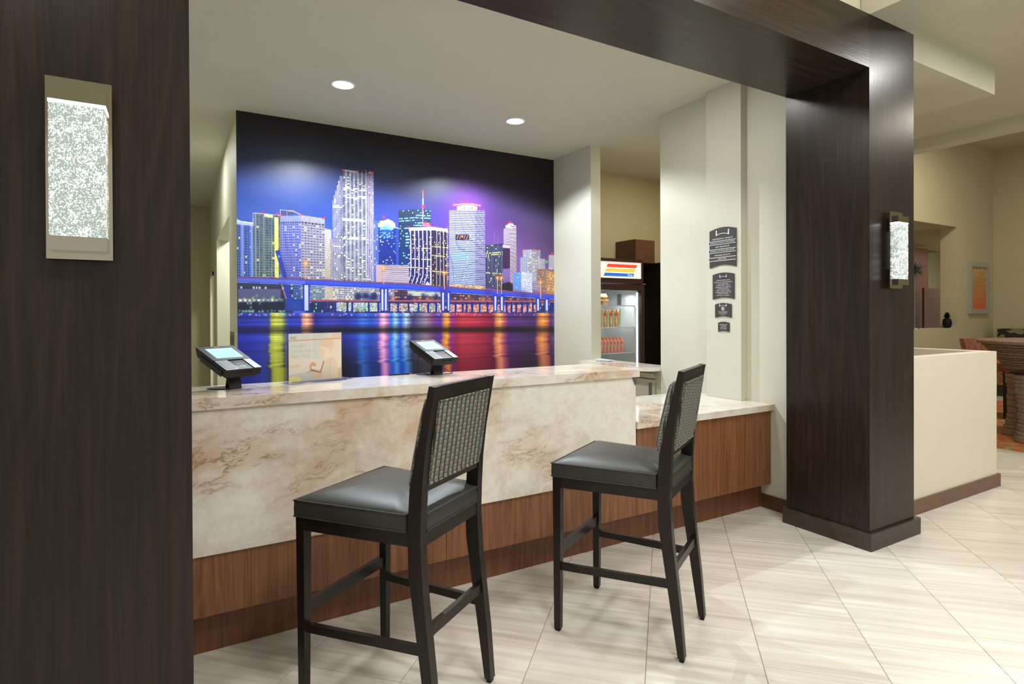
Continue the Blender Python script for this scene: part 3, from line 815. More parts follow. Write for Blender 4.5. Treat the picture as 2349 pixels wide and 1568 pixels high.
facade(905, 1272, 664, 676, 692, 694, (60, 44, 76), 60, 4, (80, 54, 76), (.7, .5), .2, (220, 150, 120), jitter=22, mask=under, seed=52)
facade(936, 1010, 667, 671, 678, 680, (196, 204, 196), jitter=16, mask=under, seed=53)
for k in range(26):
    xx = g_.choice([g_.uniform(815, 862), g_.uniform(884, 1012)]); glow(xx, g_.uniform(676, 684), g_.uniform(4, 7), (24, 40, 100), .8)
for k in range(30):
    xx = g_.uniform(885, 1268); glow(xx, g_.uniform(683, 689), g_.uniform(3, 6), (226, 130, 90), .5)
# lower bridge
facade(700, 1272, 687, 690, 691, 694, (196, 112, 110), color2=(140, 60, 90), jitter=10, seed=54)
facade(700, 1272, 691, 694, 717, 718, (22, 32, 92), 90, 3, (40, 60, 120), (.6, .7), .2, (200, 170, 160), jitter=16, seed=55)
facade(700, 745, 694, 694, 717, 717, (18, 34, 84), 10, 3, (20, 50, 90), (.6, .6), .25, (110, 200, 210), jitter=18, seed=56)
facade(770, 880, 694, 694, 714, 714, (92, 110, 140), 50, 11, (120, 140, 160), (1, 1), .35, (230, 236, 220), jitter=26, seed=57)
facade(886, 1010, 696, 696, 714, 714, (120, 110, 130), 60, 11, (120, 104, 116), (1, 1), .35, (236, 216, 200), jitter=30, seed=58)
facade(1030, 1230, 698, 699, 715, 715, (130, 80, 110), 100, 9, (150, 84, 96), (1, 1), .4, (236, 190, 160), jitter=26, seed=59)
for k in range(34):
    xx = g_.uniform(765, 1010); glow(xx, g_.uniform(697, 712), g_.uniform(2, 4.5), ((120, 230, 240), (60, 120, 50), (240, 240, 250), (250, 150, 120))[k % 4], .6)
for xx in [743, 769, 797, 808, 846, 868, 893, 913, 937, 960, 982, 1000, 1045, 1061, 1070, 1083, 1100, 1118, 1162, 1173, 1184, 1197, 1210, 1222, 1264]:
    pline([(xx, 692), (xx, 718)], 4.5, (22, 38, 140))
# raised leaf and pier block of the drawbridge
poly([(631, 575), (641, 572), (659, 637), (672, 690), (655, 690), (650, 640)], (36, 56, 170)); glow(640, 588, 2.4, (60, 210, 240), 1); glow(643, 633, 2.2, (80, 190, 250), 1)
pline([(646, 652), (658, 690)], 2.4, (220, 150, 170), .8)
poly([(654, 685), (698, 686), (698, 713), (654, 713)], (30, 62, 164), 1, 7); glow(676, 700, 10, (40, 90, 190), .4)
# high viaduct
top = [(536, 633), (702, 639.5), (860, 646.5), (930, 649.5), (1023, 657.5), (1166, 668), (1274, 675.5)]
bot = [(536, 646.5), (702, 652.5), (761, 656), (930, 663.5), (1023, 670), (1166, 679), (1274, 686)]
poly(top+bot[::-1], (40, 66, 206), 1, 4)
poly([(p[0], p[1]+3.5) for p in top]+[(p[0], p[1]-3) for p in bot[::-1]], (66, 92, 226), .6)
poly([(541, 637), (700, 643), (700, 651), (541, 645)], (96, 110, 214), .7); pline([(p[0], p[1]+1) for p in top], 3, (120, 78, 112)); pline([(p[0], p[1]+.5) for p in bot], 1.6, (150, 170, 240), .7)
for a, b in ((1020, 664), (1120, 672), (1200, 678)): glow(a, b, 14, (70, 40, 150), .6)
for xa, xb, ya in ((697, 708, 652), (874, 880, 661), (882, 888, 661), (1013, 1019, 669), (1026, 1031, 670), (1133, 1139, 677), (1148, 1154, 678), (1231, 1237, 683), (1251, 1257, 685)):
    poly([(xa-3.5, ya), (xb+3.5, ya), (xb+1.2, 714), (xa-1.2, 714)], (34, 56, 180)); poly([(xa+1, ya+2), (xb-1, ya+2), (xb-1, 712), (xa+1, 712)], (206, 216, 250))
for a, b in ((701, 604), (880, 615), (1019, 627), (1141, 638), (1150, 638), (1240, 648)):
    pline([(a, b), (a, b+36)], 1.6, (226, 170, 120)); glow(a, b-1, 6, (255, 150, 60), .85); glow(a, b-1, 2, (255, 245, 210), 1)
# water
wat = PY > 717.5
r_line = rng.normal(0, 1, NZ)
for k in range(3): r_line = np.convolve(r_line, np.ones(3)/3, 'same')
xs_ = [541, 560, 600, 616, 622, 632, 645, 656, 664, 688, 694, 703, 712, 722, 745, 765, 790, 815, 830, 850, 866, 874, 880, 888, 896, 906, 918, 930, 945, 975, 995, 1010, 1019, 1026, 1034, 1046, 1060, 1085, 1110, 1130, 1138, 1146, 1156, 1166, 1200, 1226, 1236, 1244, 1254, 1262, 1272]
cT = [(34, 46, 168), (38, 50, 170), (46, 60, 190), (60, 70, 160), (180, 186, 70), (210, 214, 90), (190, 196, 80), (70, 90, 140), (36, 60, 190), (60, 60, 190), (236, 150, 120), (250, 196, 170), (216, 120, 110), (30, 40, 150), (50, 60, 180), (60, 60, 170), (36, 46, 160), (40, 70, 190), (60, 110, 220), (30, 80, 200), (90, 90, 200), (240, 160, 210), (250, 200, 226), (200, 110, 190), (40, 110, 230), (170, 210, 236), (30, 90, 220), (190, 214, 230), (60, 60, 120), (150, 130, 150), (120, 60, 130), (90, 50, 170), (236, 150, 70), (250, 176, 60), (150, 50, 150), (170, 40, 80), (200, 60, 80), (196, 50, 80), (170, 40, 70), (130, 30, 80), (236, 140, 80), (250, 186, 110), (200, 80, 110), (90, 50, 140), (90, 50, 120), (70, 40, 110), (236, 130, 70), (250, 180, 90), (236, 120, 80), (90, 50, 120), (120, 90, 140)]
cB = [(24, 36, 128), (26, 38, 132), (40, 56, 150), (50, 58, 100), (150, 160, 60), (176, 180, 66), (150, 156, 56), (44, 44, 70), (24, 26, 60), (22, 22, 50), (120, 60, 60), (150, 80, 70), (60, 34, 50), (20, 22, 60), (40, 48, 130), (26, 28, 80), (16, 18, 30), (18, 30, 70), (40, 90, 170), (20, 40, 110), (30, 40, 110), (170, 110, 180), (206, 140, 200), (120, 80, 160), (10, 70, 190), (60, 130, 210), (0, 60, 180), (50, 110, 190), (26, 30, 50), (44, 36, 46), (44, 24, 44), (50, 20, 80), (170, 90, 50), (206, 110, 60), (90, 30, 90), (110, 20, 50), (130, 26, 52), (120, 26, 52), (106, 22, 44), (80, 20, 50), (170, 90, 80), (210, 120, 110), (140, 60, 90), (60, 24, 60), (40, 20, 40), (36, 18, 40), (150, 80, 70), (180, 100, 90), (150, 80, 80), (50, 24, 50), (50, 36, 60)]
cT = np.array(cT, float); cB = np.array(cB, float)
wob = r_line[:, None]*2.6*(0.5+smooth(725, 860, PY))
pxw = PX+wob
tw = smooth(740, 860, PY)[..., None]
ct_ = np.stack([np.interp(pxw, xs_, cT[:, k]) for k in range(3)], -1); cb_ = np.stack([np.interp(pxw, xs_, cB[:, k]) for k in range(3)], -1)
wcol = ct_*(1-tw)+cb_*tw
dk = 1-.72*np.exp(-((PY-757-(PX-541)*.000)/9.0)**2)*(0.65+.35*smooth(660, 760, PX))-.35*np.exp(-((PY-727)/3.0)**2)
strp = 1+.16*np.convolve(rng.normal(0, 1, NZ), np.ones(2)/2, 'same')[:, None]*(.6+.8*np.exp(-((PY-757)/16)**2))
wcol = wcol*np.clip(dk*strp, .12, 1.4)[..., None]
img = np.where(wat[..., None], wcol, img)
for k in range(60): glow(g_.uniform(546, 1268), g_.uniform(719, 723), 1.6, ((230, 240, 255), (120, 200, 250), (250, 180, 120))[k % 3], .8)
img = img+rng.normal(0, 1.6, (NZ, NX))[..., None]
gain = np.where(np.abs(img-sky_only).sum(-1) < 40, .88, .76)
gain = gain*(1+.35*u)
gain[wat] = 1.0
mural = thing('mural', 'large printed wall mural of a lit city skyline over water at night', 'mural', (2.1, YM-.0015, 0))
grid_print('print', gx-2.1, gz, np.minimum(s2l(img)*gain[..., None]+.0005, .9), M['mural'], mural, -.0012)
obj('backing', bx(.44-2.1, 3.757-2.1, -.001, .001, .0005, ZC-.0005), M['sign'], mural)
del img, GX, GZ, PX, PY, wcol, ct_, cb_

# ------------------------------------------------------------------ recessed downlights
for k, (x, y) in enumerate(SP):
    t = thing('recessed_downlight', ('lit recessed ceiling downlight nearer the left wall, above the bank of blue towers', 'lit recessed ceiling downlight farther right, above the right part of the mural')[k], 'downlight', (x, y, ZC), 0, 'recessed downlights over the desk')
    obj('trim_ring', lathe(B(), [(.079, -.001), (.080, -.006), (.094, -.004), (.096, -.0005)], cap=False), M['white'], t, smooth=True)
    obj('reflector', lathe(B(), [(.079, -.003), (.072, .03), (.055, .075), (.048, .095)], cap=False), M['reflector'], t, smooth=True)
    obj('lamp', lathe(B(), [(.046, .090), (.046, .094)]), M['lamp_disc'], t)

# ------------------------------------------------------------------ wall sconces
def sconce(x, label, group):
    t = thing('wall_sconce', label, 'wall light', (x, YB0, 1.58), 0, group)
    obj('mounting_plate', bx(-.04, .04, -.024, -.0005, .12, .35), M['steel'], t, bevel=.001)
    obj('back_plate', bx(-.071, .071, -.031, -.025, .0, .472), M['chrome'], t, bevel=.0012)
    obj('upper_cap', bx(-.061, .061, -.072, -.031, .402, .440), M['chrome'], t, bevel=.003)
    obj('lower_cap', bx(-.061, .061, -.072, -.031, .020, .056), M['chrome'], t, bevel=.003)
    obj('glass_block', bx(-.059, .059, -.070, -.0315, .0565, .394), M['bubble'], t)
    obj('light_strip', bx(-.060, .060, -.071, -.0315, .3945, .4015), M['led'], t)
    return t
sconce(-.2235, 'lit bubbled glass wall sconce with chrome plate on the wide dark pillar, larger in view', 'wall sconces')
sconce(3.830, 'lit bubbled glass wall sconce on the narrow right dark pillar', 'wall sconces')
for x in (-.2235, 3.830):
    light('sconce_light', 'AREA', (x, YB0-.085, 1.81), 1.6, (.93, 1, .98), .1, target=(x, 0, 1.81), sy=.32)

# ------------------------------------------------------------------ bar stools
def P4(x0, x1, y0, y1, z): return [(x0, y0, z), (x1, y0, z), (x1, y1, z), (x0, y1, z)]
def make_stool():
    t = thing('bar_stool', '', 'bar stool', (0, 0, 0))
    W = M['stool_wood']
    # local frame: y=0 is the front foot line, seat extends to y=-.5
    for s in (-1, 1):
        b = B()
        xo, xi = s*.2515, s*.214
        a = P4(min(xo, xi), max(xo, xi), -.024, .014, .697)
        c = P4(min(s*.2455, s*.219), max(s*.2455, s*.219), -.018, .012, .014)
        hexa(b, c, a); lgo = obj('leg', b, W, t, bevel=.002)
        g = B(); hexa(g, P4(min(s*.241, s*.223), max(s*.241, s*.223), -.013, .008, 0), P4(min(s*.2455, s*.219), max(s*.2455, s*.219), -.018, .012, .014)); obj('foot_glide', g, M['black'], lgo)
        # rear post: one continuous kicked stile from floor to top rail
        prof_f = [(-.533, .014), (-.453, .555), (-.450, .70), (-.459, .846), (-.494, 1.0), (-.539, 1.196)]
        prof_b = [(-.562, 1.193), (-.527, 1.0), (-.512, .88), (-.505, .76), (-.502, .66), (-.512, .50), (-.544, .218), (-.560, .014)]
        b = B(); prism(b, prof_f+prof_b, .036, 'YZ', (s*.208-.036) if s > 0 else -.208)
        rl = obj('rear_post', b, W, t, bevel=.002)
        g = B(); box(g, min(s*.203, s*.177), max(s*.203, s*.177), -.556, -.538, 0, .014); obj('foot_glide', g, M['black'], rl)
    # aprons
    obj('apron', hexa(B(), P4(-.214, .214, -.012, .010, .652), P4(-.214, .214, -.012, .010, .697)), W, t)
    for s in (-1, 1):
        b = B()
        hexa(b, [(s*.247, -.02, .652), (s*.225, -.02, .652), (s*.184, -.455, .652), (s*.206, -.455, .652)], [(s*.247, -.02, .697), (s*.225, -.02, .697), (s*.184, -.455, .697), (s*.206, -.455, .697)])
        obj('apron', b, W, t)
        b = B()
        hexa(b, [(s*.237, -.016, .277), (s*.218, -.016, .277), (s*.180, -.492, .290), (s*.199, -.492, .290)], [(s*.237, -.016, .307), (s*.218, -.016, .307), (s*.180, -.492, .322), (s*.199, -.492, .322)])
        obj('stretcher', b, W, t, bevel=.0015)
    obj('apron', bx(-.172, .172, -.500, -.480, .652, .705), W, t)
    obj('footrest', bx(-.219, .219, -.012, .010, .338, .381), W, t, bevel=.0015)
    obj('stretcher', hexa(B(), P4(-.172, .172, -.520, -.500, .348), P4(-.172, .172, -.518, -.498, .383)), W, t, bevel=.0015)
    # back frame rails
    def slab(x0, x1, z0, z1, off0, th):
        yb = lambda z: -.509-(z-.86)*.158
        b = B(); hexa(b, [(x0, yb(z0)+off0, z0), (x1, yb(z0)+off0, z0), (x1, yb(z0)+off0+th, z0), (x0, yb(z0)+off0+th, z0)], [(x0, yb(z1)+off0, z1), (x1, yb(z1)+off0, z1), (x1, yb(z1)+off0+th, z1), (x0, yb(z1)+off0+th, z1)]); return b
    obj('top_rail', slab(-.172, .172, 1.146, 1.194, .001, .024), W, t, bevel=.0015)
    obj('bottom_rail', slab(-.172, .172, .836, .858, .0, .034), W, t, bevel=.0015)
    # rear upholstery panel with piping, front cushion
    bp = obj('back_panel', slab(-.1715, .1715, .859, 1.145, -.004, .012), M['fabric'], t, bevel=.003)
    yb = lambda z: -.513-(z-.86)*.158
    rim = [(-.1685, yb(.862), .862), (.1685, yb(.862), .862), (.1685, yb(1.142), 1.142), (-.1685, yb(1.142), 1.142)]
    pts = []
    for i_ in range(4):
        a, c = Vector(rim[i_]), Vector(rim[(i_+1) % 4])
        pts += [a.lerp(c, k/6) for k in range(6)]
    obj('piping', tube(B(), pts, .0042, 6, True), M['fabric'], bp, smooth=True)
    b = B(); nx_, nz_ = 14, 16; V = []
    fr_ = lambda z: -.448-max(0, z-.72)*.20
    for side in (0, 1):
        Vs = []
        for j in range(nz_+1):
            row = []
            for i in range(nx_+1):
                uu, vv = i/nx_*2-1, j/nz_*2-1
                x = uu*.197*(1-.015*vv*vv); z = 1.002+vv*.148
                e = (1-abs(uu)**6)*(1-abs(vv)**6)
                y = (-.4615 if side == 0 else -.446+.008*min(1, 4*e)+.018*e**.5)-(z-.850)*.227
                row.append(b.verts.new((x, y, z)))
            Vs.append(row)
        V.append(Vs)
    for side in (0, 1):
        for j in range(nz_):
            for i in range(nx_):
                q = (V[side][j][i], V[side][j][i+1], V[side][j+1][i+1], V[side][j+1][i]); b.faces.new(q if side == 0 else q[::-1])
    for i in range(nx_):
        for j in (0, nz_): b.faces.new((V[0][j][i], V[1][j][i], V[1][j][i+1], V[0][j][i+1]))
    for j in range(nz_):
        for i in (0, nx_): b.faces.new((V[0][j][i], V[0][j+1][i], V[1][j+1][i], V[1][j][i]))
    obj('back_cushion', b, M['fabric'], t, smooth=True)
    # seat cushion: trapezoid, bulged sides, soft crown
    def outline(k, inset=0):
        # k 0..1 around: front edge, right, back, left
        cs = [(-.2566+inset, .0165-inset), (.2566-inset, .0165-inset), (.214-inset, -.446), (.170-inset, -.449), (.170-inset, -.503+inset), (-.170+inset, -.503+inset), (-.170+inset, -.449), (-.214+inset, -.446)]
        return cs
    def ring(z, ins, bul=0):
        cs = outline(0, ins); pts = []
        segs = [10, 10, 1, 2, 8, 2, 1, 10]
        for i_, nn in enumerate(segs):
            a, c = cs[i_], cs[(i_+1) % 8]
            dx, dy = c[0]-a[0], c[1]-a[1]; L = math.hypot(dx, dy)
            nrm = (dy/L, -dx/L)
            for k in range(nn):
                f = k/nn; bb = bul*math.sin(PI*f) if L > .3 else 0
                # outline runs clockwise seen from above: outward normal
                pts.append((a[0]+dx*f-nrm[0]*bb, a[1]+dy*f-nrm[1]*bb, z))
        return pts
    b = B(); rings = []
    for z, ins, bul in ((.700, .004, 0), (.703, .0, 0), (.728, -.001, .003), (.756, .0, .001), (.761, .003, 0)):
        rings.append([b.verts.new(p) for p in ring(z, ins, bul)])
    cen = Vector((0, -.24, 0))
    for f, zz in ((.93, .769), (.84, .777), (.68, .785), (.45, .791), (.2, .793)):
        rings.append([b.verts.new((cen.x+(p[0]-cen.x)*f, cen.y+(p[1]-cen.y)*f, zz)) for p in ring(.76, .003)])
    for a, c in zip(rings, rings[1:]):
        for k in range(len(a)): b.faces.new((a[k], a[(k+1) % len(a)], c[(k+1) % len(a)], c[k]))
    b.faces.new(rings[-1]); b.faces.new(rings[0][::-1])
    st = obj('seat_cushion', b, M['leather'], t, smooth=True)
    for z in (.703, .760):
        obj('piping', tube(B(), ring(z, -.001), .0032, 6, True), M['leather'], st, smooth=True)
    return t
def dup(o, parent=None):
    c = o.copy(); C.objects.link(c)
    if parent: c.parent = parent
    for ch in [x for x in bpy.data.objects if x.parent == o]: dup(ch, c)
    return c
s1 = make_stool()
s1.location = (.5804, 2.3338, 0); s1.rotation_euler = (0, 0, .5917)
s1['label'] = 'dark bar stool nearer the camera, its patterned back in front of the tall stone desk'
s1['group'] = 'bar stools at the desk'
s2 = dup(s1)
s2.location = (1.6813, 2.2675, 0); s2.rotation_euler = (0, 0, .5172)
s2['label'] = 'dark bar stool farther right, where the tall counter steps down to the low one'

# ------------------------------------------------------------------ card terminals
def terminal(x, y, zc, ph, tilt, w_, L, label, bx_, by_, cable=False):
    t = thing('payment_terminal', label, 'card terminal', (bx_, by_, 1.0925), ph, 'card terminals on the counter')
    # body empty-free: transform points from tilted frame into local frame
    cs, sn = math.cos(-ph), math.sin(-ph)
    dx, dy = x-bx_, y-by_; ox_, oy_ = cs*dx-sn*dy, sn*dx+cs*dy; oz_ = zc-1.0925
    ct_, st_ = math.cos(tilt), math.sin(tilt)
    def T(p): return (ox_+p[0], oy_+p[1]*ct_-p[2]*st_, oz_+p[1]*st_+p[2]*ct_)
    def tb(bm):
        for v in bm.verts: v.co = T(v.co)
        return bm
    hw_, hl = w_/2, L/2
    body = prism(B(), [(-hl, -.034), (-hl+.004, -.001), (-.02, -.001), (0, -.004), (hl-.004, -.004), (hl, -.012), (hl-.02, -.034)], w_, 'YZ', -hw_)
    es = [e for e in body.edges if e.calc_face_angle(0) > .5]
    bmesh.ops.bevel(body, geom=es, offset=.004, segments=2, affect='EDGES', clamp_overlap=True)
    o = obj('body', tb(body), M['blackplastic'], t, smooth=True)
    obj('bezel', tb(box(B(), -hw_-.002, hw_+.002, -.022, hl+.002, -.006, .0035)), M['black'], t, bevel=.0025)
    obj('screen', tb(box(B(), -hw_*.72, hw_*.76, -.004, hl-.022, .0036, .0042)), M['screen'], t)
    obj('red_badge', tb(box(B(), -.012, .012, hl-.014, hl-.006, .0036, .0044)), plain_red, t)
    for a, c in ((-hw_+.001, -.028), (.052, hw_-.001)):
        sh = obj('shell', tb(box(B(), a, c, -hl+.001, -.024, -.002, .0025)), M['grey_shell'], t, bevel=.002)
    obj('reader_pad', tb(box(B(), -hw_+.010, -.034, -hl+.012, -.034, .0026, .0034)), plain_pad, t)
    kp = obj('keypad', tb(box(B(), -.027, .051, -hl+.006, -.030, -.006, -.0035)), M['black'], t)
    kc = {0: plain_key, 1: plain_redkey, 2: plain_yellow, 3: plain_green}
    for r_ in range(5):
        for c_ in range(4):
            m_ = plain_key
            if c_ == 3: m_ = [plain_redkey, plain_redkey, plain_yellow, plain_green, plain_green][r_] if r_ else plain_redkey
            if r_ == 0 and c_ < 3: m_ = plain_bluekey
            x0 = -.022+c_*.0175; y0 = -.040-r_*.0125
            obj('key', tb(box(B(), x0, x0+.014, y0-.009, y0, -.0035, -.001)), m_, kp)
    obj('card_slot', tb(box(B(), -.024, .048, -hl-.001, -hl+.004, -.020, -.015)), M['black'], t)
    # cradle under the body, side rails
    obj('cradle', tb(box(B(), -hw_*.8, hw_*.8, -hl+.01, hl-.03, -.046, -.035)), M['blackplastic'], t, bevel=.004)
    for s_ in (-1, 1):
        obj('side_clip', tb(box(B(), s_*hw_-(.003 if s_ < 0 else -.0005), s_*hw_+(.003 if s_ > 0 else -.0005), -hl+.02, hl-.05, -.04, -.016)), M['blackplastic'], t, bevel=.001)
    # stand: bent steel plate with a tapered foot
    s_ = B()
    hexa(s_, [(-.030, -.002, .003), (.030, -.002, .003), (.030, .004, .003), (-.030, .004, .003)], [(-.028, -.016+.03, .058), (.034, -.016+.03, .058), (.034, -.010+.03, .058), (-.028, -.010+.03, .058)])
    obj('stand', s_, M['blackplastic'], t, bevel=.001)
    obj('stem', tube(B(), [(-.006, .05, .004), (-.006, .04, .05), (0, .03, .085)], .011, 10), M['blackplastic'], t, smooth=True)
    f_ = B(); prism(f_, [(-.030, -.002), (.030, -.002), (.030, .13), (-.055, .13), (-.075, .10)], .0028, 'XY', .0002)
    obj('foot_plate', f_, M['blackplastic'], t)
    if cable:
        pts = [T((-hw_*.9, .02, -.03)), (-.10, .06, .055), (-.085, .035, .02), (-.055, .005, .005), (.0, -.012, .0035), (.06, -.015, .0035), (.105, .0, .0035), (.10, .03, .012), (.05, .03, .04), (-.01, .0, .06), T((-.07, -.07, -.03))]
        # smooth it
        P_ = [Vector(p) for p in pts]; sm = []
        for i in range(len(P_)-1):
            p0, p1, p2, p3 = P_[max(i-1, 0)], P_[i], P_[i+1], P_[min(i+2, len(P_)-1)]
            for k in range(5):
                q = k/5; sm.append(.5*((2*p1)+(p2-p0)*q+(2*p0-5*p1+4*p2-p3)*q*q+(3*p1-p0-3*p2+p3)*q**3))
        obj('cable', tube(B(), sm, .0022, 6), M['blackplastic'], t, smooth=True)
    return t
plain_red = plain('red_badge', (190, 50, 50), .4); plain_pad = plain('pad_grey', (96, 98, 102), .5)
plain_key = plain('light_keys', (190, 196, 198), .5); plain_redkey = plain('red_key', (205, 60, 50), .5)
plain_yellow = plain('yellow_key', (216, 170, 50), .5); plain_green = plain('green_key', (40, 170, 120), .5); plain_bluekey = plain('blue_grey_keys', (70, 90, 110), .5)
terminal(.2026, 2.9687, 1.2348, .54, .4129, .182, .234, 'card terminal on a stand beside the wide dark pillar, larger in view', .226, 2.945)
terminal(1.2531, 3.0493, 1.2351, .3112, .4055, .174, .233, 'card terminal on a stand right of the clear poster holder, trailing a black cable', 1.268, 3.02, True)

# ------------------------------------------------------------------ acrylic poster holder
ang = math.atan2(.136, .286)
sg = thing('poster_holder', 'clear acrylic holder with a pale poster of a woman holding a cup', 'sign holder', (.606, 3.087, 1.0925), ang*.6)
PW, PH = .300, .246
n1, n2 = 170, 150
ax = np.linspace(-PW/2+.012, PW/2, n1); az = np.linspace(.004, PH, n2)
AX, AZ = np.meshgrid((ax-ax[0])/(ax[-1]-ax[0]), (az-az[0])/(az[-1]-az[0])); AY = 1-AZ
im = np.zeros((n2, n1, 3)); im[:] = (214, 214, 206)
def ell(cx_, cy_, rx, ry, c, soft=.12, a=1.0, rot=0):
    dx, dy = AX-cx_, (AY-cy_)
    if rot: dx, dy = dx*math.cos(rot)+dy*math.sin(rot), -dx*math.sin(rot)+dy*math.cos(rot)
    d = np.sqrt((dx/rx)**2+(dy/ry)**2); g = (1-smooth(1-soft, 1+soft, d))[..., None]*a
    im[:] = im*(1-g)+np.array(c)*g
def pg(pts, c, a=1.0):
    ins = np.zeros(AX.shape, bool); n_ = len(pts)
    for i in range(n_):
        (xa, ya), (xb, yb_) = pts[i], pts[(i+1) % n_]
        if ya == yb_: continue
        ins ^= ((ya > AY) != (yb_ > AY)) & (AX < (xb-xa)*(AY-ya)/(yb_-ya)+xa)
    im[ins] = im[ins]*(1-a)+np.array(c)*a
im += (np.sin(AX*9)*3)[..., None]
pg([(0, .52), (.75, .55), (.75, .80), (0, .88)], (228, 216, 204)); pg([(0, .66), (.20, .64), (.20, .70), (0, .73)], (222, 196, 174), .8)
pg([(0, .86), (.6, .78), (.7, 1), (0, 1)], (204, 204, 196)); pg([(.40, 0), (.44, 0), (.44, .5), (.40, .5)], (222, 218, 212), .8)
pg([(.75, 0), (1, 0), (1, 1), (.80, 1)], (232, 218, 200)); pg([(.80, 0), (1, 0), (1, .14), (.80, .14)], (226, 196, 178), .7); pg([(.86, .8), (1, .76), (1, 1), (.84, 1)], (206, 176, 150), .8)
ell(.70, .30, .135, .145, (234, 208, 184)); ell(.66, .40, .10, .12, (240, 218, 196)); ell(.72, .22, .13, .09, (228, 200, 172), .3)
pg([(.555, .40), (.545, .425), (.57, .44), (.60, .48), (.66, .50), (.66, .34), (.57, .33)], (238, 206, 178))
pg([(.66, .46), (.80, .42), (.84, .6), (.66, .62)], (240, 220, 198))
pg([(.60, .86), (.63, .66), (.67, .56), (.84, .52), (.92, .62), (.94, 1), (.56, 1)], (226, 208, 182)); pg([(.58, .82), (.645, .60), (.66, .61), (.60, .82)], (150, 108, 76))
pg([(.76, .62), (.78, .62), (.78, 1), (.76, 1)], (212, 192, 164), .7)
ell(.445, .67, .055, .055, (208, 170, 126)); pg([(.39, .70), (.47, .70), (.47, .78), (.41, .80)], (236, 228, 214)); ell(.40, .72, .025, .06, (222, 170, 130))
pg([(.30, .85), (.42, .75), (.62, .83), (.62, .87), (.44, .81)], (206, 172, 144)); pg([(.40, .76), (.60, .84), (.59, .86), (.41, .80)], (150, 120, 100)); pg([(.44, .83), (.62, .86), (.62, .97), (.46, .93), (.42, .88)], (226, 192, 162))
ell(.07, .955, .16, .065, (232, 224, 150), .06)
pg([(0, .138), (1, .122), (1, .135), (0, .151)], (216, 120, 80))
grid_print('poster', ax, az, s2l(im), M['poster'], sg, -.0035)
lt = B()
text_mesh(lt, 'IHG', .021, -PW/2+.036, PH-.022, -.0040, width=.029)
obj('heading_lettering', lt, plain('grey_ink', (130, 128, 122), .5), sg)
lt = B()
for s_, z_, w_ in (('Your Elite', .183, .072), ('priority check-in', .158, .122), ('begins here', .132, .090)):
    text_mesh(lt, s_, .022, -PW/2+.026+w_/2, z_, -.0040, width=w_, shear=.25)
obj('body_lettering', lt, plain('pale_ink', (196, 192, 186), .5), sg)
obj('acrylic_sheet', bx(-PW/2, PW/2+.002, -.0025, .0025, .003, PH+.003), M['acrylic'], sg)
ab = B(); box(ab, -PW/2-.02, PW/2+.03, -.075, .02, .0005, .004)
obj('acrylic_base', ab, M['acrylic'], sg)
for k in (0, 1):
    obj('front_lip', bx(-PW/2+.012, PW/2-.005, -.072+k*.034, -.069+k*.034, .0041, .012), M['acrylic'], sg)
    obj('painted_reflection', bx(-PW/2+.014, PW/2-.008, -.068+k*.034, -.058+k*.034, .0041, .0046), plain('blue_reflection%d' % k, (96, 104, 176), .3), sg)  # blue colour stands in for the mural mirrored in the acrylic
pn = thing('pen', 'thin black pen with a red tip lying on the rear edge of the tall counter', 'pen', (1.08, 3.118, 1.0925), .05)
obj('barrel', tube(B(), [(-.07, 0, .0045), (.05, 0, .0045)], .0042, 8), M['black'], pn, smooth=True)
obj('tip', tube(B(), [(.051, 0, .0045), (.068, 0, .0045)], [.0042, .0025], 8), plain_red, pn, smooth=True)

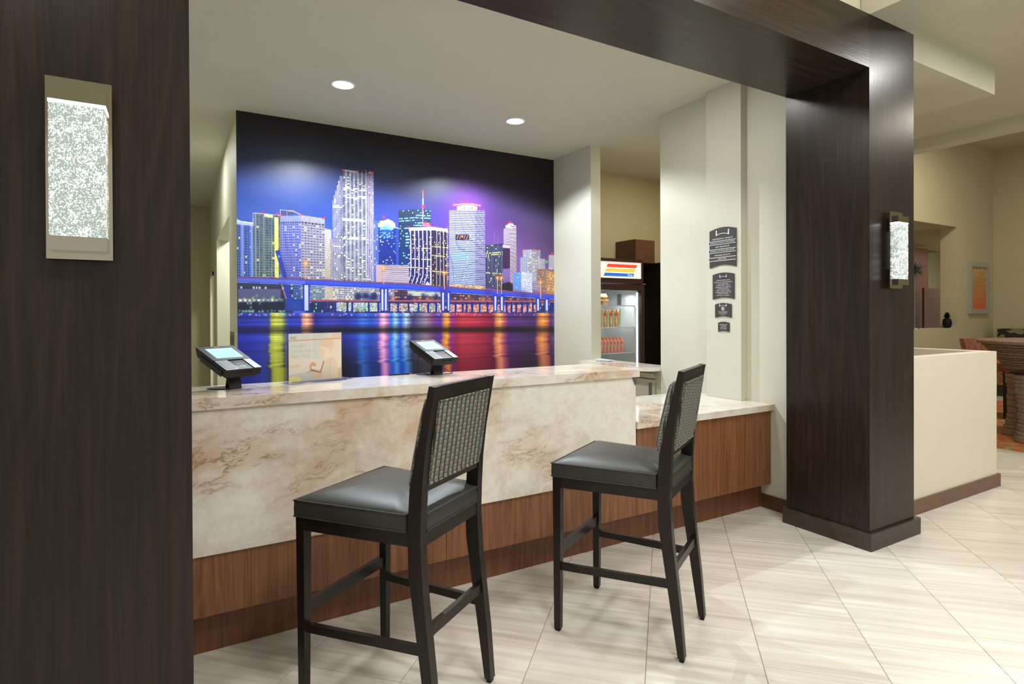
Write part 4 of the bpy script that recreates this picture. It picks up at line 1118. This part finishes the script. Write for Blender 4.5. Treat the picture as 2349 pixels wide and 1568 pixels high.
# ------------------------------------------------------------------ wall signs
def sign(y0, y1, z0, z1, arc, label, rows, icon, strips=()):
    yc = (y0+y1)/2; zc = z0; w_ = (y1-y0); hh = z1-z0
    t = thing('wall_sign', label, 'sign', (3.676, yc, zc), -PI/2, 'black hotel notices on the wall column')
    top_ = [(w_/2-w_*k/12, hh+arc*math.sin(PI*k/12)) for k in range(13)]
    bot_ = [(-w_/2+w_*k/12, arc*math.sin(PI*k/12)) for k in range(13)]
    obj('plate', prism(B(), top_+bot_, -.008, 'XZ', -.0005), M['sign'], t)
    for z_ in strips:
        st = obj('name_strip', bx(-w_/2-.002, w_/2+.002, -.011, -.0088, z_-.0135, z_+.0135), M['sign_strip'] if z_ < .09 else M['sign'], t)
        eb = B()
        for e in (-.0135, .0135): box(eb, -w_/2-.002, w_/2+.002, -.0122, -.0111, z_+e-.0018, z_+e+.0018)
        obj('strip_edge', eb, M['letters'], st)
    for s_, z_, size, wd in rows:
        b = B()
        if s_ == '-': box(b, -wd/2, wd/2, -.0096, -.0089, z_-.001, z_+.001)
        elif s_[0] == '#':      # too blurred in the photograph to read: letter-sized strokes only
            pitch = wd/len(s_)
            for i_, ch in enumerate(s_):
                if ch == '#':
                    x0 = -wd/2+i_*pitch
                    box(b, x0, x0+pitch*.28, -.0096, -.0089, z_-size*.34, z_+size*.34)
                    e = (-1, 0, 1)[i_ % 3]*size*.26
                    box(b, x0+pitch*.28, x0+pitch*.78, -.0096, -.0089, z_+e-size*.08, z_+e+size*.08)
        else: text_mesh(b, s_, size, 0, z_, -.0125 if any(abs(z_-q) < .004 for q in strips) else -.0092, width=wd)
        q = obj('rule' if s_ == '-' else 'text_line', b, M['letters'], t)
    if icon:
        cz, k = icon
        b = B()
        for s_ in (-1, 1):
            box(b, s_*.055*k-.005*k, s_*.055*k+.005*k, -.0098, -.0089, cz-.014*k, cz+.012*k)
            lathe_c = [(s_*.055*k+.006*k*math.cos(a), cz+.019*k+.006*k*math.sin(a)) for a in [2*PI*q/10 for q in range(10)]]
            prism(b, lathe_c, .0009, 'XZ', -.0098)
        for q in range(10):
            x0, x1 = -.05*k+.1*k*q/10, -.05*k+.1*k*(q+1)/10
            f = lambda x: cz-.008*k+.011*k*(x/(.05*k))**2*.0+(-.010*k*(x/(.05*k))**2+.010*k)*.9-.002*k
            hexa(b, [(x0, -.0098, f(x0)-.002*k), (x1, -.0098, f(x1)-.002*k), (x1, -.0089, f(x1)-.002*k), (x0, -.0089, f(x0)-.002*k)], [(x0, -.0098, f(x0)+.002*k), (x1, -.0098, f(x1)+.002*k), (x1, -.0089, f(x1)+.002*k), (x0, -.0089, f(x0)+.002*k)])
        obj('post_and_rope_symbol', b, M['letters'], t)
    return t
sign(2.933, 3.185, 1.791, 2.083, .021, 'topmost and largest of the black signs, giving owner, operator and manager on duty',
     [('INDEPENDENTLY OWNED BY', .224, .017, .195), ('GRAPELAND HOSPITALITY DEVELOPMENT', .194, .014, .236), ('AND OPERATED BY', .162, .018, .135), ('BUFFALO LODGING ASSOCIATES', .130, .015, .228), ('MANAGER ON DUTY', .096, .017, .150), ('ABBY ALBA', .066, .016, .078)], (.266, 1.05), (.194, .130, .066))
sign(2.952, 3.155, 1.544, 1.736, .014, 'second black sign from the top, with check-in and check-out times',
     [('CHECK-IN TIME 3:00 PM', .146, .012, .128), ('CHECK-OUT TIME 12:00 NOON', .131, .012, .170), ('-', .120, 0, .10), ('A VALID CREDIT CARD IS', .107, .012, .132), ('REQUIRED FOR CHECK-IN', .092, .012, .140), ('-', .081, 0, .10), ('SAFETY DEPOSIT BOXES', .068, .012, .130), ('AVAILABLE FOR GUEST USE', .053, .012, .150), ('-', .042, 0, .10), ('PET POLICY IN EFFECT', .028, .012, .122)], (.176, .56))
s3 = sign(2.979, 3.132, 1.400, 1.503, .011, 'third black sign from the top, with a round white no smoking symbol',
     [('THIS IS A NON-SMOKING HOTEL,', .047, .007, .092), ('YOUR COOPERATION IS', .039, .007, .078), ('GREATLY APPRECIATED.', .031, .007, .074), ('THANK YOU', .021, .007, .042)], (.094, .56))
b = B()
for q in range(20):
    a0, a1 = 2*PI*q/20, 2*PI*(q+1)/20
    hexa(b, [(r_*math.cos(a_), -.0098, .069+r_*math.sin(a_)) for r_, a_ in ((.0105, a0), (.0142, a0), (.0142, a1), (.0105, a1))], [(r_*math.cos(a_), -.0089, .069+r_*math.sin(a_)) for r_, a_ in ((.0105, a0), (.0142, a0), (.0142, a1), (.0105, a1))])
hexa(b, [(-.0085, -.0098, .0765), (-.0065, -.0098, .0785), (-.0065, -.0089, .0785), (-.0085, -.0089, .0765)], [(.0065, -.0098, .0595), (.0085, -.0098, .0615), (.0085, -.0089, .0615), (.0065, -.0089, .0595)])
box(b, -.006, .005, -.0096, -.0089, .067, .0705)
obj('no_smoking_symbol', b, M['letters'], s3)
sign(2.999, 3.103, 1.289, 1.3595, .008, 'lowest and smallest of the black signs, five short lines of text',
     [('################ #####', .0575, .006, .078), ('### ## ##########', .0485, .006, .058), ('###### # ####', .0395, .006, .044), ('######  ### ### ####', .0305, .006, .062), ('###  ### ### ####', .0215, .006, .056)], None)

# ------------------------------------------------------------------ switch plate on the corridor corner
sw = thing('light_switch', 'bronze light switch plate beside the left edge of the mural', 'switch', (.44, 6.06, 1.13), -PI/2)
obj('plate', bx(-.21, .21, -.006, -.0005, 0, .15), M['plate'], sw, bevel=.001)
for k in range(4): obj('rocker', bx(-.17+k*.09, -.125+k*.09, -.010, -.0062, .035, .115), M['plate'], sw, bevel=.001)

# ------------------------------------------------------------------ drinks cooler and what stands in it
cl_ = thing('drinks_cooler', 'brown upright glass-door drinks cooler with striped lit header', 'cooler', (4.315, 5.34, 0))
DB = M['dark_brown']; W2, FY, BY = .345, -.34, .34
obj('side_wall', bx(-W2, -W2+.04, FY+.05, BY, .1, 2.055), DB, cl_); obj('side_wall', bx(W2-.04, W2, FY+.05, BY, .1, 2.055), DB, cl_)
obj('back_wall', bx(-W2+.04, W2-.04, BY-.04, BY, .1, 2.055), M['white'], cl_); obj('cooler_base', bx(-W2, W2, FY+.05, BY, 0.001, .28), DB, cl_, bevel=.004)
obj('liner', bx(W2-.07, W2-.041, FY+.06, BY-.041, .281, 1.73), M['white'], cl_); obj('liner', bx(-W2+.041, -W2+.07, FY+.06, BY-.041, .281, 1.73), M['white'], cl_)
hd = B(); box(hd, -W2, W2, FY+.01, BY-.041, 1.78, 1.80); box(hd, -W2, W2, FY+.01, FY+.05, 1.80, 1.835); box(hd, -W2, W2, FY+.01, BY, 2.02, 2.055); box(hd, W2-.022, W2, FY+.01, FY+.05, 1.835, 2.02); box(hd, -W2, -W2+.022, FY+.01, FY+.05, 1.835, 2.02)
obj('header_frame', hd, DB, cl_)
hp = obj('header_panel', bx(-W2+.022, W2-.022, FY+.022, FY+.04, 1.835, 2.02), emit('lit_white_panel', (248, 232, 228), .5), cl_)
for k, (c_, z0_, x0_, x1_) in enumerate((((232, 60, 36), 1.975, -.170, .262), ((232, 178, 66), 1.925, -.192, .240), ((30, 100, 186), 1.875, -.212, .220))):
    b = B(); prism(b, [(x0_-.018, z0_-.018), (x1_-.018, z0_-.018), (x1_, z0_+.018), (x0_, z0_+.018)], .001, 'XZ', FY+.0205)
    obj('stripe', b, emit('lit_stripe_%d' % k, c_, .7), hp)
b = B(); text_mesh(b, 'True', .034, .150, 1.874, FY+.0200, shear=.3, width=.07); obj('header_lettering', b, emit('lit_lettering', (230, 240, 250), .9), hp)
dd = B()
for a in ((-W2, -W2+.045, .30, 1.765), (W2-.045, W2, .30, 1.765), (-W2+.045, W2-.045, 1.70, 1.765), (-W2+.045, W2-.045, .30, .36)): box(dd, a[0], a[1], FY-.01, FY+.045, a[2], a[3])
dr = obj('door', dd, DB, cl_, bevel=.002); obj('door_pane', bx(-W2+.045, W2-.045, FY+.012, FY+.016, .36, 1.70), M['thinglass'], dr)
obj('hinge', bx(W2-.03, W2+.01, FY-.02, FY+.02, 1.768, 1.779), M['steel'], cl_)
obj('light_tube', bx(W2-.058, W2-.0475, FY+.05, FY+.06, .40, 1.68), emit('cooler_tube', (225, 245, 250), 2.2), cl_)
for z_ in (.62, .985, 1.275, 1.525):
    sb = B(); box(sb, -W2+.071, W2-.071, FY+.08, FY+.095, z_-.006, z_+.006)
    box(sb, -W2+.071, W2-.071, BY-.08, BY-.07, z_-.003, z_+.003)
    for k in range(22): box(sb, -W2+.08+k*.0237, -W2+.084+k*.0237, FY+.095, BY-.08, z_-.002, z_+.002)
    obj('shelf', sb, M['white'], cl_)
light('cooler_glow', 'AREA', (4.315, 5.15, 1.66), 4, (.9, .98, 1), .4, target=(4.315, 5.3, 0), sy=.1)
def wrap(name, c1, c2, sc):
    n = NT(name); f = n.noise(n.map((1, 1, .35), (0, .5, 0)), sc, 3, .6)
    n.col(n.ramp(f, [(.42, lin(c1)), (.56, lin(c2))])); n.set(Roughness=.25); return n.m
pink_w = wrap('pink_white_wrap', (232, 96, 88), (248, 206, 198), 26); stripe_w = wrap('orange_white_sleeve', (226, 92, 56), (246, 226, 200), 34)
gold_w = plain('gold_brown_wrap', (150, 110, 70), .3, .3, .6, 30)
def pack(bm, w_, d_, h_, pinch=.3, top=.7):
    hexa(bm, P4(-w_/2, w_/2, -d_/2, d_/2, 0), P4(-w_/2*1.04, w_/2*1.04, -d_/2*.9, d_/2*.9, h_*top))
    hexa(bm, P4(-w_/2*1.04, w_/2*1.04, -d_/2*.9, d_/2*.9, h_*top), P4(-w_/2*.95, w_/2*.95, -d_/2*pinch*.3, d_/2*pinch*.3, h_)); return bm
pk = pack(B(), .052, .06, .175)
first = obj('bag', pk, pink_w); pme = first.data; bpy.data.objects.remove(first)
cx, cy = 4.315, 5.34
for k in range(8):
    o = bpy.data.objects.new('bag', pme); C.objects.link(o); o.location = (cx-.245+k*.051, cy-.20, .993); o.rotation_euler = (0, 0, .06*math.sin(k*2.1))
    tag(o, ['rightmost', 'second from the right', 'third from the right', 'fourth from the right', 'fifth from the right', 'sixth from the right', 'seventh from the right', 'last on the left'][7-k]+' pink clear-wrapped snack bag on the lower cooler shelf', 'snack bag', 'pink bags on the lower cooler shelf')
tray = B()
for a in ((-.28, .145, -.172, -.168, 0, .10), (-.28, .145, -.10, -.096, 0, .10), (.141, .145, -.168, -.10, 0, .10)): box(tray, *a)
ty = obj('tray', tray, M['thinglass']); ty.location = (cx-.0675, cy-.2075, .9925); tag(ty, 'clear plastic tray around the pink bags in the cooler', 'tray')
s_ = B(); hexa(s_, P4(-.014, .014, -.03, .03, 0), P4(-.017, .017, -.034, .034, .20)); sl = obj('sleeve', s_, stripe_w); sme = sl.data; bpy.data.objects.remove(sl)
wh_w = plain('white_green_sleeve', (216, 220, 170), .35, 0, .25, 30); sme2 = sme.copy(); sme2.materials.clear(); sme2.materials.append(wh_w)
for k in range(9):
    o = bpy.data.objects.new('ice_cream_sleeve', sme if k % 2 else sme2); C.objects.link(o); o.location = (cx-.25+k*.041, cy-.19, 1.284); o.rotation_euler = (0, .03*math.sin(k*1.7), 0)
    tag(o, ('orange and white', 'white and green')[0 if k % 2 else 1]+' snack sleeve, '+['rightmost', 'second from right', 'third from right', 'fourth from right', 'fifth from right', 'sixth from right', 'seventh from right', 'eighth from right', 'leftmost'][8-k]+' on the middle cooler shelf', 'snack sleeve', ('orange', 'pale')[0 if k % 2 else 1]+' sleeves on the middle cooler shelf')
gb = B(); rr = random.Random(3)
bar_b = bx(-.04, .04, -.012, .012, 0, .022); bo = obj('bar', bar_b, gold_w, bevel=.004); bme = bo.data; bpy.data.objects.remove(bo)
for k in range(12):
    o = bpy.data.objects.new('wrapped_bar', bme); C.objects.link(o)
    o.location = (cx-.17+.06*(k % 2)+rr.uniform(-.01, .01), cy-.18+.03*((k//2) % 2), 1.534+.022*(k//2)); o.rotation_euler = (0, 0, rr.uniform(-.4, .4))
    tag(o, 'gold wrapped bar in the loose heap on the top shelf of the cooler', 'snack bar', 'wrapped bars on the top cooler shelf')
for k, (x0_, x1_) in enumerate(((-.27, .10), (.14, .24))):
    tb_ = B()
    for a in ((x0_, x1_, 0, .004, 0, .13), (x0_, x0_+.004, .004, .13, 0, .13), (x1_-.004, x1_, .004, .13, 0, .13), (x0_+.004, x1_-.004, .126, .13, 0, .13)): box(tb_, *a)
    o = obj('bin', tb_, M['thinglass']); o.location = (cx+(x0_+x1_)/2, cy-.17, 1.534); tag(o, ('long clear bin holding the wrapped bars on the top cooler shelf', 'small empty clear bin at the right end of the top cooler shelf')[k], 'bin')

bc = thing('black_cabinet', 'tall black appliance standing right of the drinks cooler', 'appliance', (5.60, 5.28, 0))
obj('body', bx(-.40, .07, -.42, .42, .03, 2.07), M['black'], bc, bevel=.004); obj('kick', bx(-.38, .05, -.38, .40, 0.001, .03), M['black'], bc)
obj('door', bx(-.39, .06, -.445, -.421, .08, 2.05), M['black'], bc, bevel=.003)
wc_ = thing('wall_cabinet', 'small dark brown wooden cabinet fixed high behind the cooler', 'cabinet', (5.01, 5.535, 2.06))
obj('body', bx(-.16, .16, -.165, .18, 0, .29), M['dark_base'], wc_, bevel=.002); obj('door', bx(-.158, .158, -.185, -.166, .004, .286), M['dark_base'], wc_, bevel=.001)
nap = thing('paper_stack', 'loose white papers lying on the narrow stone ledge', 'papers', (3.75, 4.62, .9525))
for k in range(5):
    a = .5*math.sin(k*2.3); o = obj('sheet', bx(-.05, .05, -.08, .08, .001+k*.003, .002+k*.003), M['white'], nap); o.rotation_euler = (.02*(k % 3), 0, a); o.location = (.012*math.sin(k*5), .02*math.cos(k*3), 0)

# ------------------------------------------------------------------ dining side: framed picture, niche, table, chairs, rug
pf = thing('framed_picture', 'tall silver framed picture of an orange burst on the far wall', 'picture', (12.255, 4.70, 1.412))
fb = B()
for a in ((-.37, -.30, 0, .90), (.30, .37, 0, .90), (-.30, .30, 0, .08), (-.30, .30, .82, .90)): box(fb, a[0], a[1], -.05, -.001, a[2], a[3])
obj('frame', fb, plain('brushed_silver_frame', (168, 166, 158), .4, .2, .03), pf, bevel=.003)
n1, n2 = 70, 90
ax = np.linspace(-.30, .30, n1); az = np.linspace(.08, .82, n2); AX, AZ = np.meshgrid(ax, az)
th = np.arctan2(AZ-.42, AX); rr_ = np.hypot(AX, AZ-.42)
im = stops(AZ, [(.08, (206, 92, 54)), (.3, (196, 120, 74)), (.6, (170, 140, 84)), (.82, (190, 150, 96))])
im = im+(15*np.sin(th*46+3*np.sin(rr_*60)+8*rr_)*smooth(.02, .3, rr_)+9*np.sin(rr_*90+th*9))[..., None]+rng.normal(0, 9, AX.shape)[..., None]
sp_ = (np.sin(th*17)*.5+.5)**6*smooth(.12, .4, rr_)*(AZ > .4); im = im*(1-.6*sp_[..., None])+np.array((226, 200, 170))*.6*sp_[..., None]
grid_print('artwork', ax, az, s2l(im), M['poster'], pf, -.02)

pa = thing('pineapple_ornament', 'black pineapple ornament on the niche sill', 'ornament', (11.36, 4.785, 1.171))
b = B(); lathe(b, [(.035, 0), (.055, .015), (.067, .06), (.068, .10), (.058, .145), (.036, .165), (.015, .17)], seg=16)
obj('fruit', b, M['black'], pa)
for r_ in range(3):
    for k in range(7):
        a = 2*PI*k/7+r_*.45; rad = .055-.015*r_; zt = .215+.028*r_
        b = B(); ca, sa = math.cos(a), math.sin(a); wv = .016
        p0 = Vector((ca*.018, sa*.018, .165)); p1 = Vector((ca*rad*.8, sa*rad*.8, .19+.02*r_)); p2 = Vector((ca*rad*1.1, sa*rad*1.1, zt)); sd = Vector((-sa, ca, 0))*wv
        v = [b.verts.new(p) for p in (p0-sd*.6, p0+sd*.6, p1+sd, p1-sd, p2)]; b.faces.new((v[0], v[1], v[2], v[3])); b.faces.new((v[3], v[2], v[4]))
        bmesh.ops.solidify(b, geom=b.faces[:], thickness=.004)
        obj('leaf', b, M['black'], pa)
# panels seen through the niche
tag(obj('tall_wooden_panel', bx(13.5, 14.30, 6.38, 6.44, 0, 2.83), M['redwood'], bevel=.004), 'tall dark red-brown wooden panel standing in the room behind the niche', 'panel')
tag(obj('short_wooden_panel', bx(13.28, 13.95, 6.0, 6.04, 0, 1.94), M['redwood'], bevel=.004), 'lower orange-brown wooden panel with a slanting edge behind the niche sill', 'panel')
tag(obj('grey_screen', bx(15.0, 15.81, 6.88, 6.95, 0, 2.88), M['green_door']), 'flat grey upright panel at the rear of the niche opening', 'panel')
b = B()
gg = random.Random(5)
for k in range(120):
    z_ = gg.uniform(-1, 1); a = gg.uniform(0, 2*PI); r_ = math.sqrt(1-z_*z_); dv_ = Vector((r_*math.cos(a), r_*math.sin(a), z_))
    q = dv_.orthogonal().normalized()*.006; q2 = dv_.cross(q)
    vs = [b.verts.new(p) for p in (dv_*.02+q, dv_*.02-q*.5+q2, dv_*.02-q*.5-q2, dv_*.19)]
    for f in ((0, 1, 2), (0, 3, 1), (1, 3, 2), (2, 3, 0)): b.faces.new([vs[i] for i in f])
sbo = thing('spiky_ornament', 'grey spiky ball ornament in front of the red-brown panel', 'ornament', (10.36, 4.82, 1.171))
o = obj('spikes', b, M['grey_shell'], sbo); o.location = (0, 0, .97); obj('stem', tube(B(), [(0, 0, .012), (0, 0, .96)], .008, 8), M['steel'], sbo, smooth=True); obj('ornament_base', lathe(B(), [(.07, 0), (.06, .012)], seg=20), M['steel'], sbo)

# high table of stacked wood discs on flared legs
tx, ty_ = 8.62, 2.52
tbt = thing('high_table', 'tall table of stacked grey-brown wood rings on flared trunk legs', 'table', (tx, ty_, .0125))
gg = random.Random(9)
zs = 1.135
obj('tabletop', lathe(B(), [(.71, 1.085), (.745, 1.10), (.745, 1.125), (.73, 1.135)], seg=40), M['driftwood'], tbt, smooth=True)
z_ = 1.085; k = 0
while z_ > .74:
    hgt = gg.choice([.022, .028, .034]); f = (1.085-z_)/.345
    r_ = .70-.27*f+gg.uniform(-.014, .014)
    bb = lathe(B(), [(r_-.012, z_-hgt+.001), (r_, z_-hgt*.6), (r_, z_-hgt*.3), (r_-.012, z_-.001)], seg=28)
    bmesh.ops.translate(bb, verts=bb.verts, vec=(gg.uniform(-.008, .008), gg.uniform(-.008, .008), 0))
    obj('wood_ring', bb, M['driftwood'], tbt); z_ -= hgt
for (lx, ly) in ((7.93, 2.64), (8.32, 2.90), (8.75, 2.05), (9.1, 2.75)):
    lo = None; z2 = .735; topc = Vector(((lx-tx)*.5, (ly-ty_)*.5)); botc = Vector((lx-tx, ly-ty_))
    segs_ = []
    root_b = B(); first_ = True
    while z2 > .012:
        hgt = min(gg.choice([.045, .06, .08]), z2-.001); f = (.74-z2)/.74
        c_ = topc.lerp(botc, f); r_ = .19*(1-f)**1.8+.066+gg.uniform(-.006, .006)
        lathe(root_b, [(r_-.008, z2-hgt), (r_, z2-hgt+.008), (r_, z2-.008), (r_-.008, z2)], c_.x, c_.y, seg=16); z2 -= hgt
    obj('leg', root_b, M['driftwood'], tbt)

orange_p = NT('orange_lattice_upholstery'); vv = orange_p.add('TexVoronoi'); vv.feature = 'DISTANCE_TO_EDGE'; vv.inputs['Scale'].default_value = 9
orange_p.l.new(orange_p.map(), vv.inputs['Vector']); orange_p.col(orange_p.ramp(vv.outputs['Distance'], [(.015, lin((160, 118, 92))), (.05, lin((132, 78, 54)))])); orange_p.set(Roughness=.8)
M['orange_up'] = orange_p.m
leafp = NT('black_olive_leaf_fabric'); vv = leafp.add('TexVoronoi'); vv.inputs['Scale'].default_value = 9; leafp.l.new(leafp.map((1, 1, 2.2), (0, .6, .4)), vv.inputs['Vector'])
leafp.col(leafp.ramp(vv.outputs['Color'], [(.48, lin((34, 34, 30))), (.52, lin((136, 130, 102))), (.9, lin((118, 114, 88)))])); leafp.set(Roughness=.8)
M['leafp'] = leafp.m
def dchair(x, y, rz, label):
    t = thing('high_chair', label, 'chair', (x, y, .0125), rz, 'orange chairs at the high table')
    obj('seat', bx(-.24, .24, -.24, .24, .62, .74), M['orange_up'], t, bevel=.02)
    b = B(); hexa(b, P4(-.24, .24, .20, .27, .70), P4(-.26, .26, .28, .34, 1.05)); obj('backrest', b, M['orange_up'], t, bevel=.015)
    for sx in (-1, 1):
        for sy in (-1, 1):
            b = B(); hexa(b, P4(sx*.22-.02, sx*.22+.02, sy*.21-.02, sy*.21+.02, 0), P4(sx*.20-.025, sx*.20+.025, sy*.20-.025, sy*.20+.025, .62)); obj('leg', b, M['stool_wood'], t)
    for sy in (-1, 1): obj('stretcher', bx(-.19, .19, sy*.21-.01, sy*.21+.01, .25, .28), M['stool_wood'], t)
    return t
dchair(9.75, 3.50, -.15, 'orange patterned high chair whose back shows left behind the table')
dchair(10.0, 2.72, -1.2, 'orange patterned high chair seen under the table rim at the frame edge')
bq = thing('banquette', 'booth seat with black and olive leaf-pattern back along the far right wall', 'bench', (12.45, 3.0, .0))
obj('plinth', bx(-.30, .40, -1.5, 1.45, 0, .20), M['espresso_base'], bq); obj('seat', bx(-.42, .08, -1.5, 1.5, .20, .50), M['orange_up'], bq, bevel=.03)
obj('backrest', bx(.05, .36, -1.5, 1.5, .50, 1.145), M['leafp'], bq, bevel=.04)
tbt.scale = (1, 1, .97)
rugm = NT('orange_green_swirl_carpet'); nz = rugm.noise(rugm.map((1, 1.6, 1)), 1.6, 4, .6, 2.2)
rugm.col(rugm.ramp(nz, [(.32, lin((92, 88, 44))), (.42, lin((150, 138, 82))), (.48, lin((176, 90, 48))), (.56, lin((190, 108, 62))), (.60, lin((170, 160, 110))), (.7, lin((110, 104, 56)))])); rugm.set(Roughness=.95)
rg = obj('rug', bx(7.46, 11.4, .6, 4.2, .0005, .012), rugm.m); tag(rg, 'orange and olive swirl patterned rug under the high table', 'rug')
for o in bpy.data.objects:
    if o.type == 'MESH' and o.parent is None and 'kind' not in o and 'label' not in o: print('UNTAGGED', o.name)
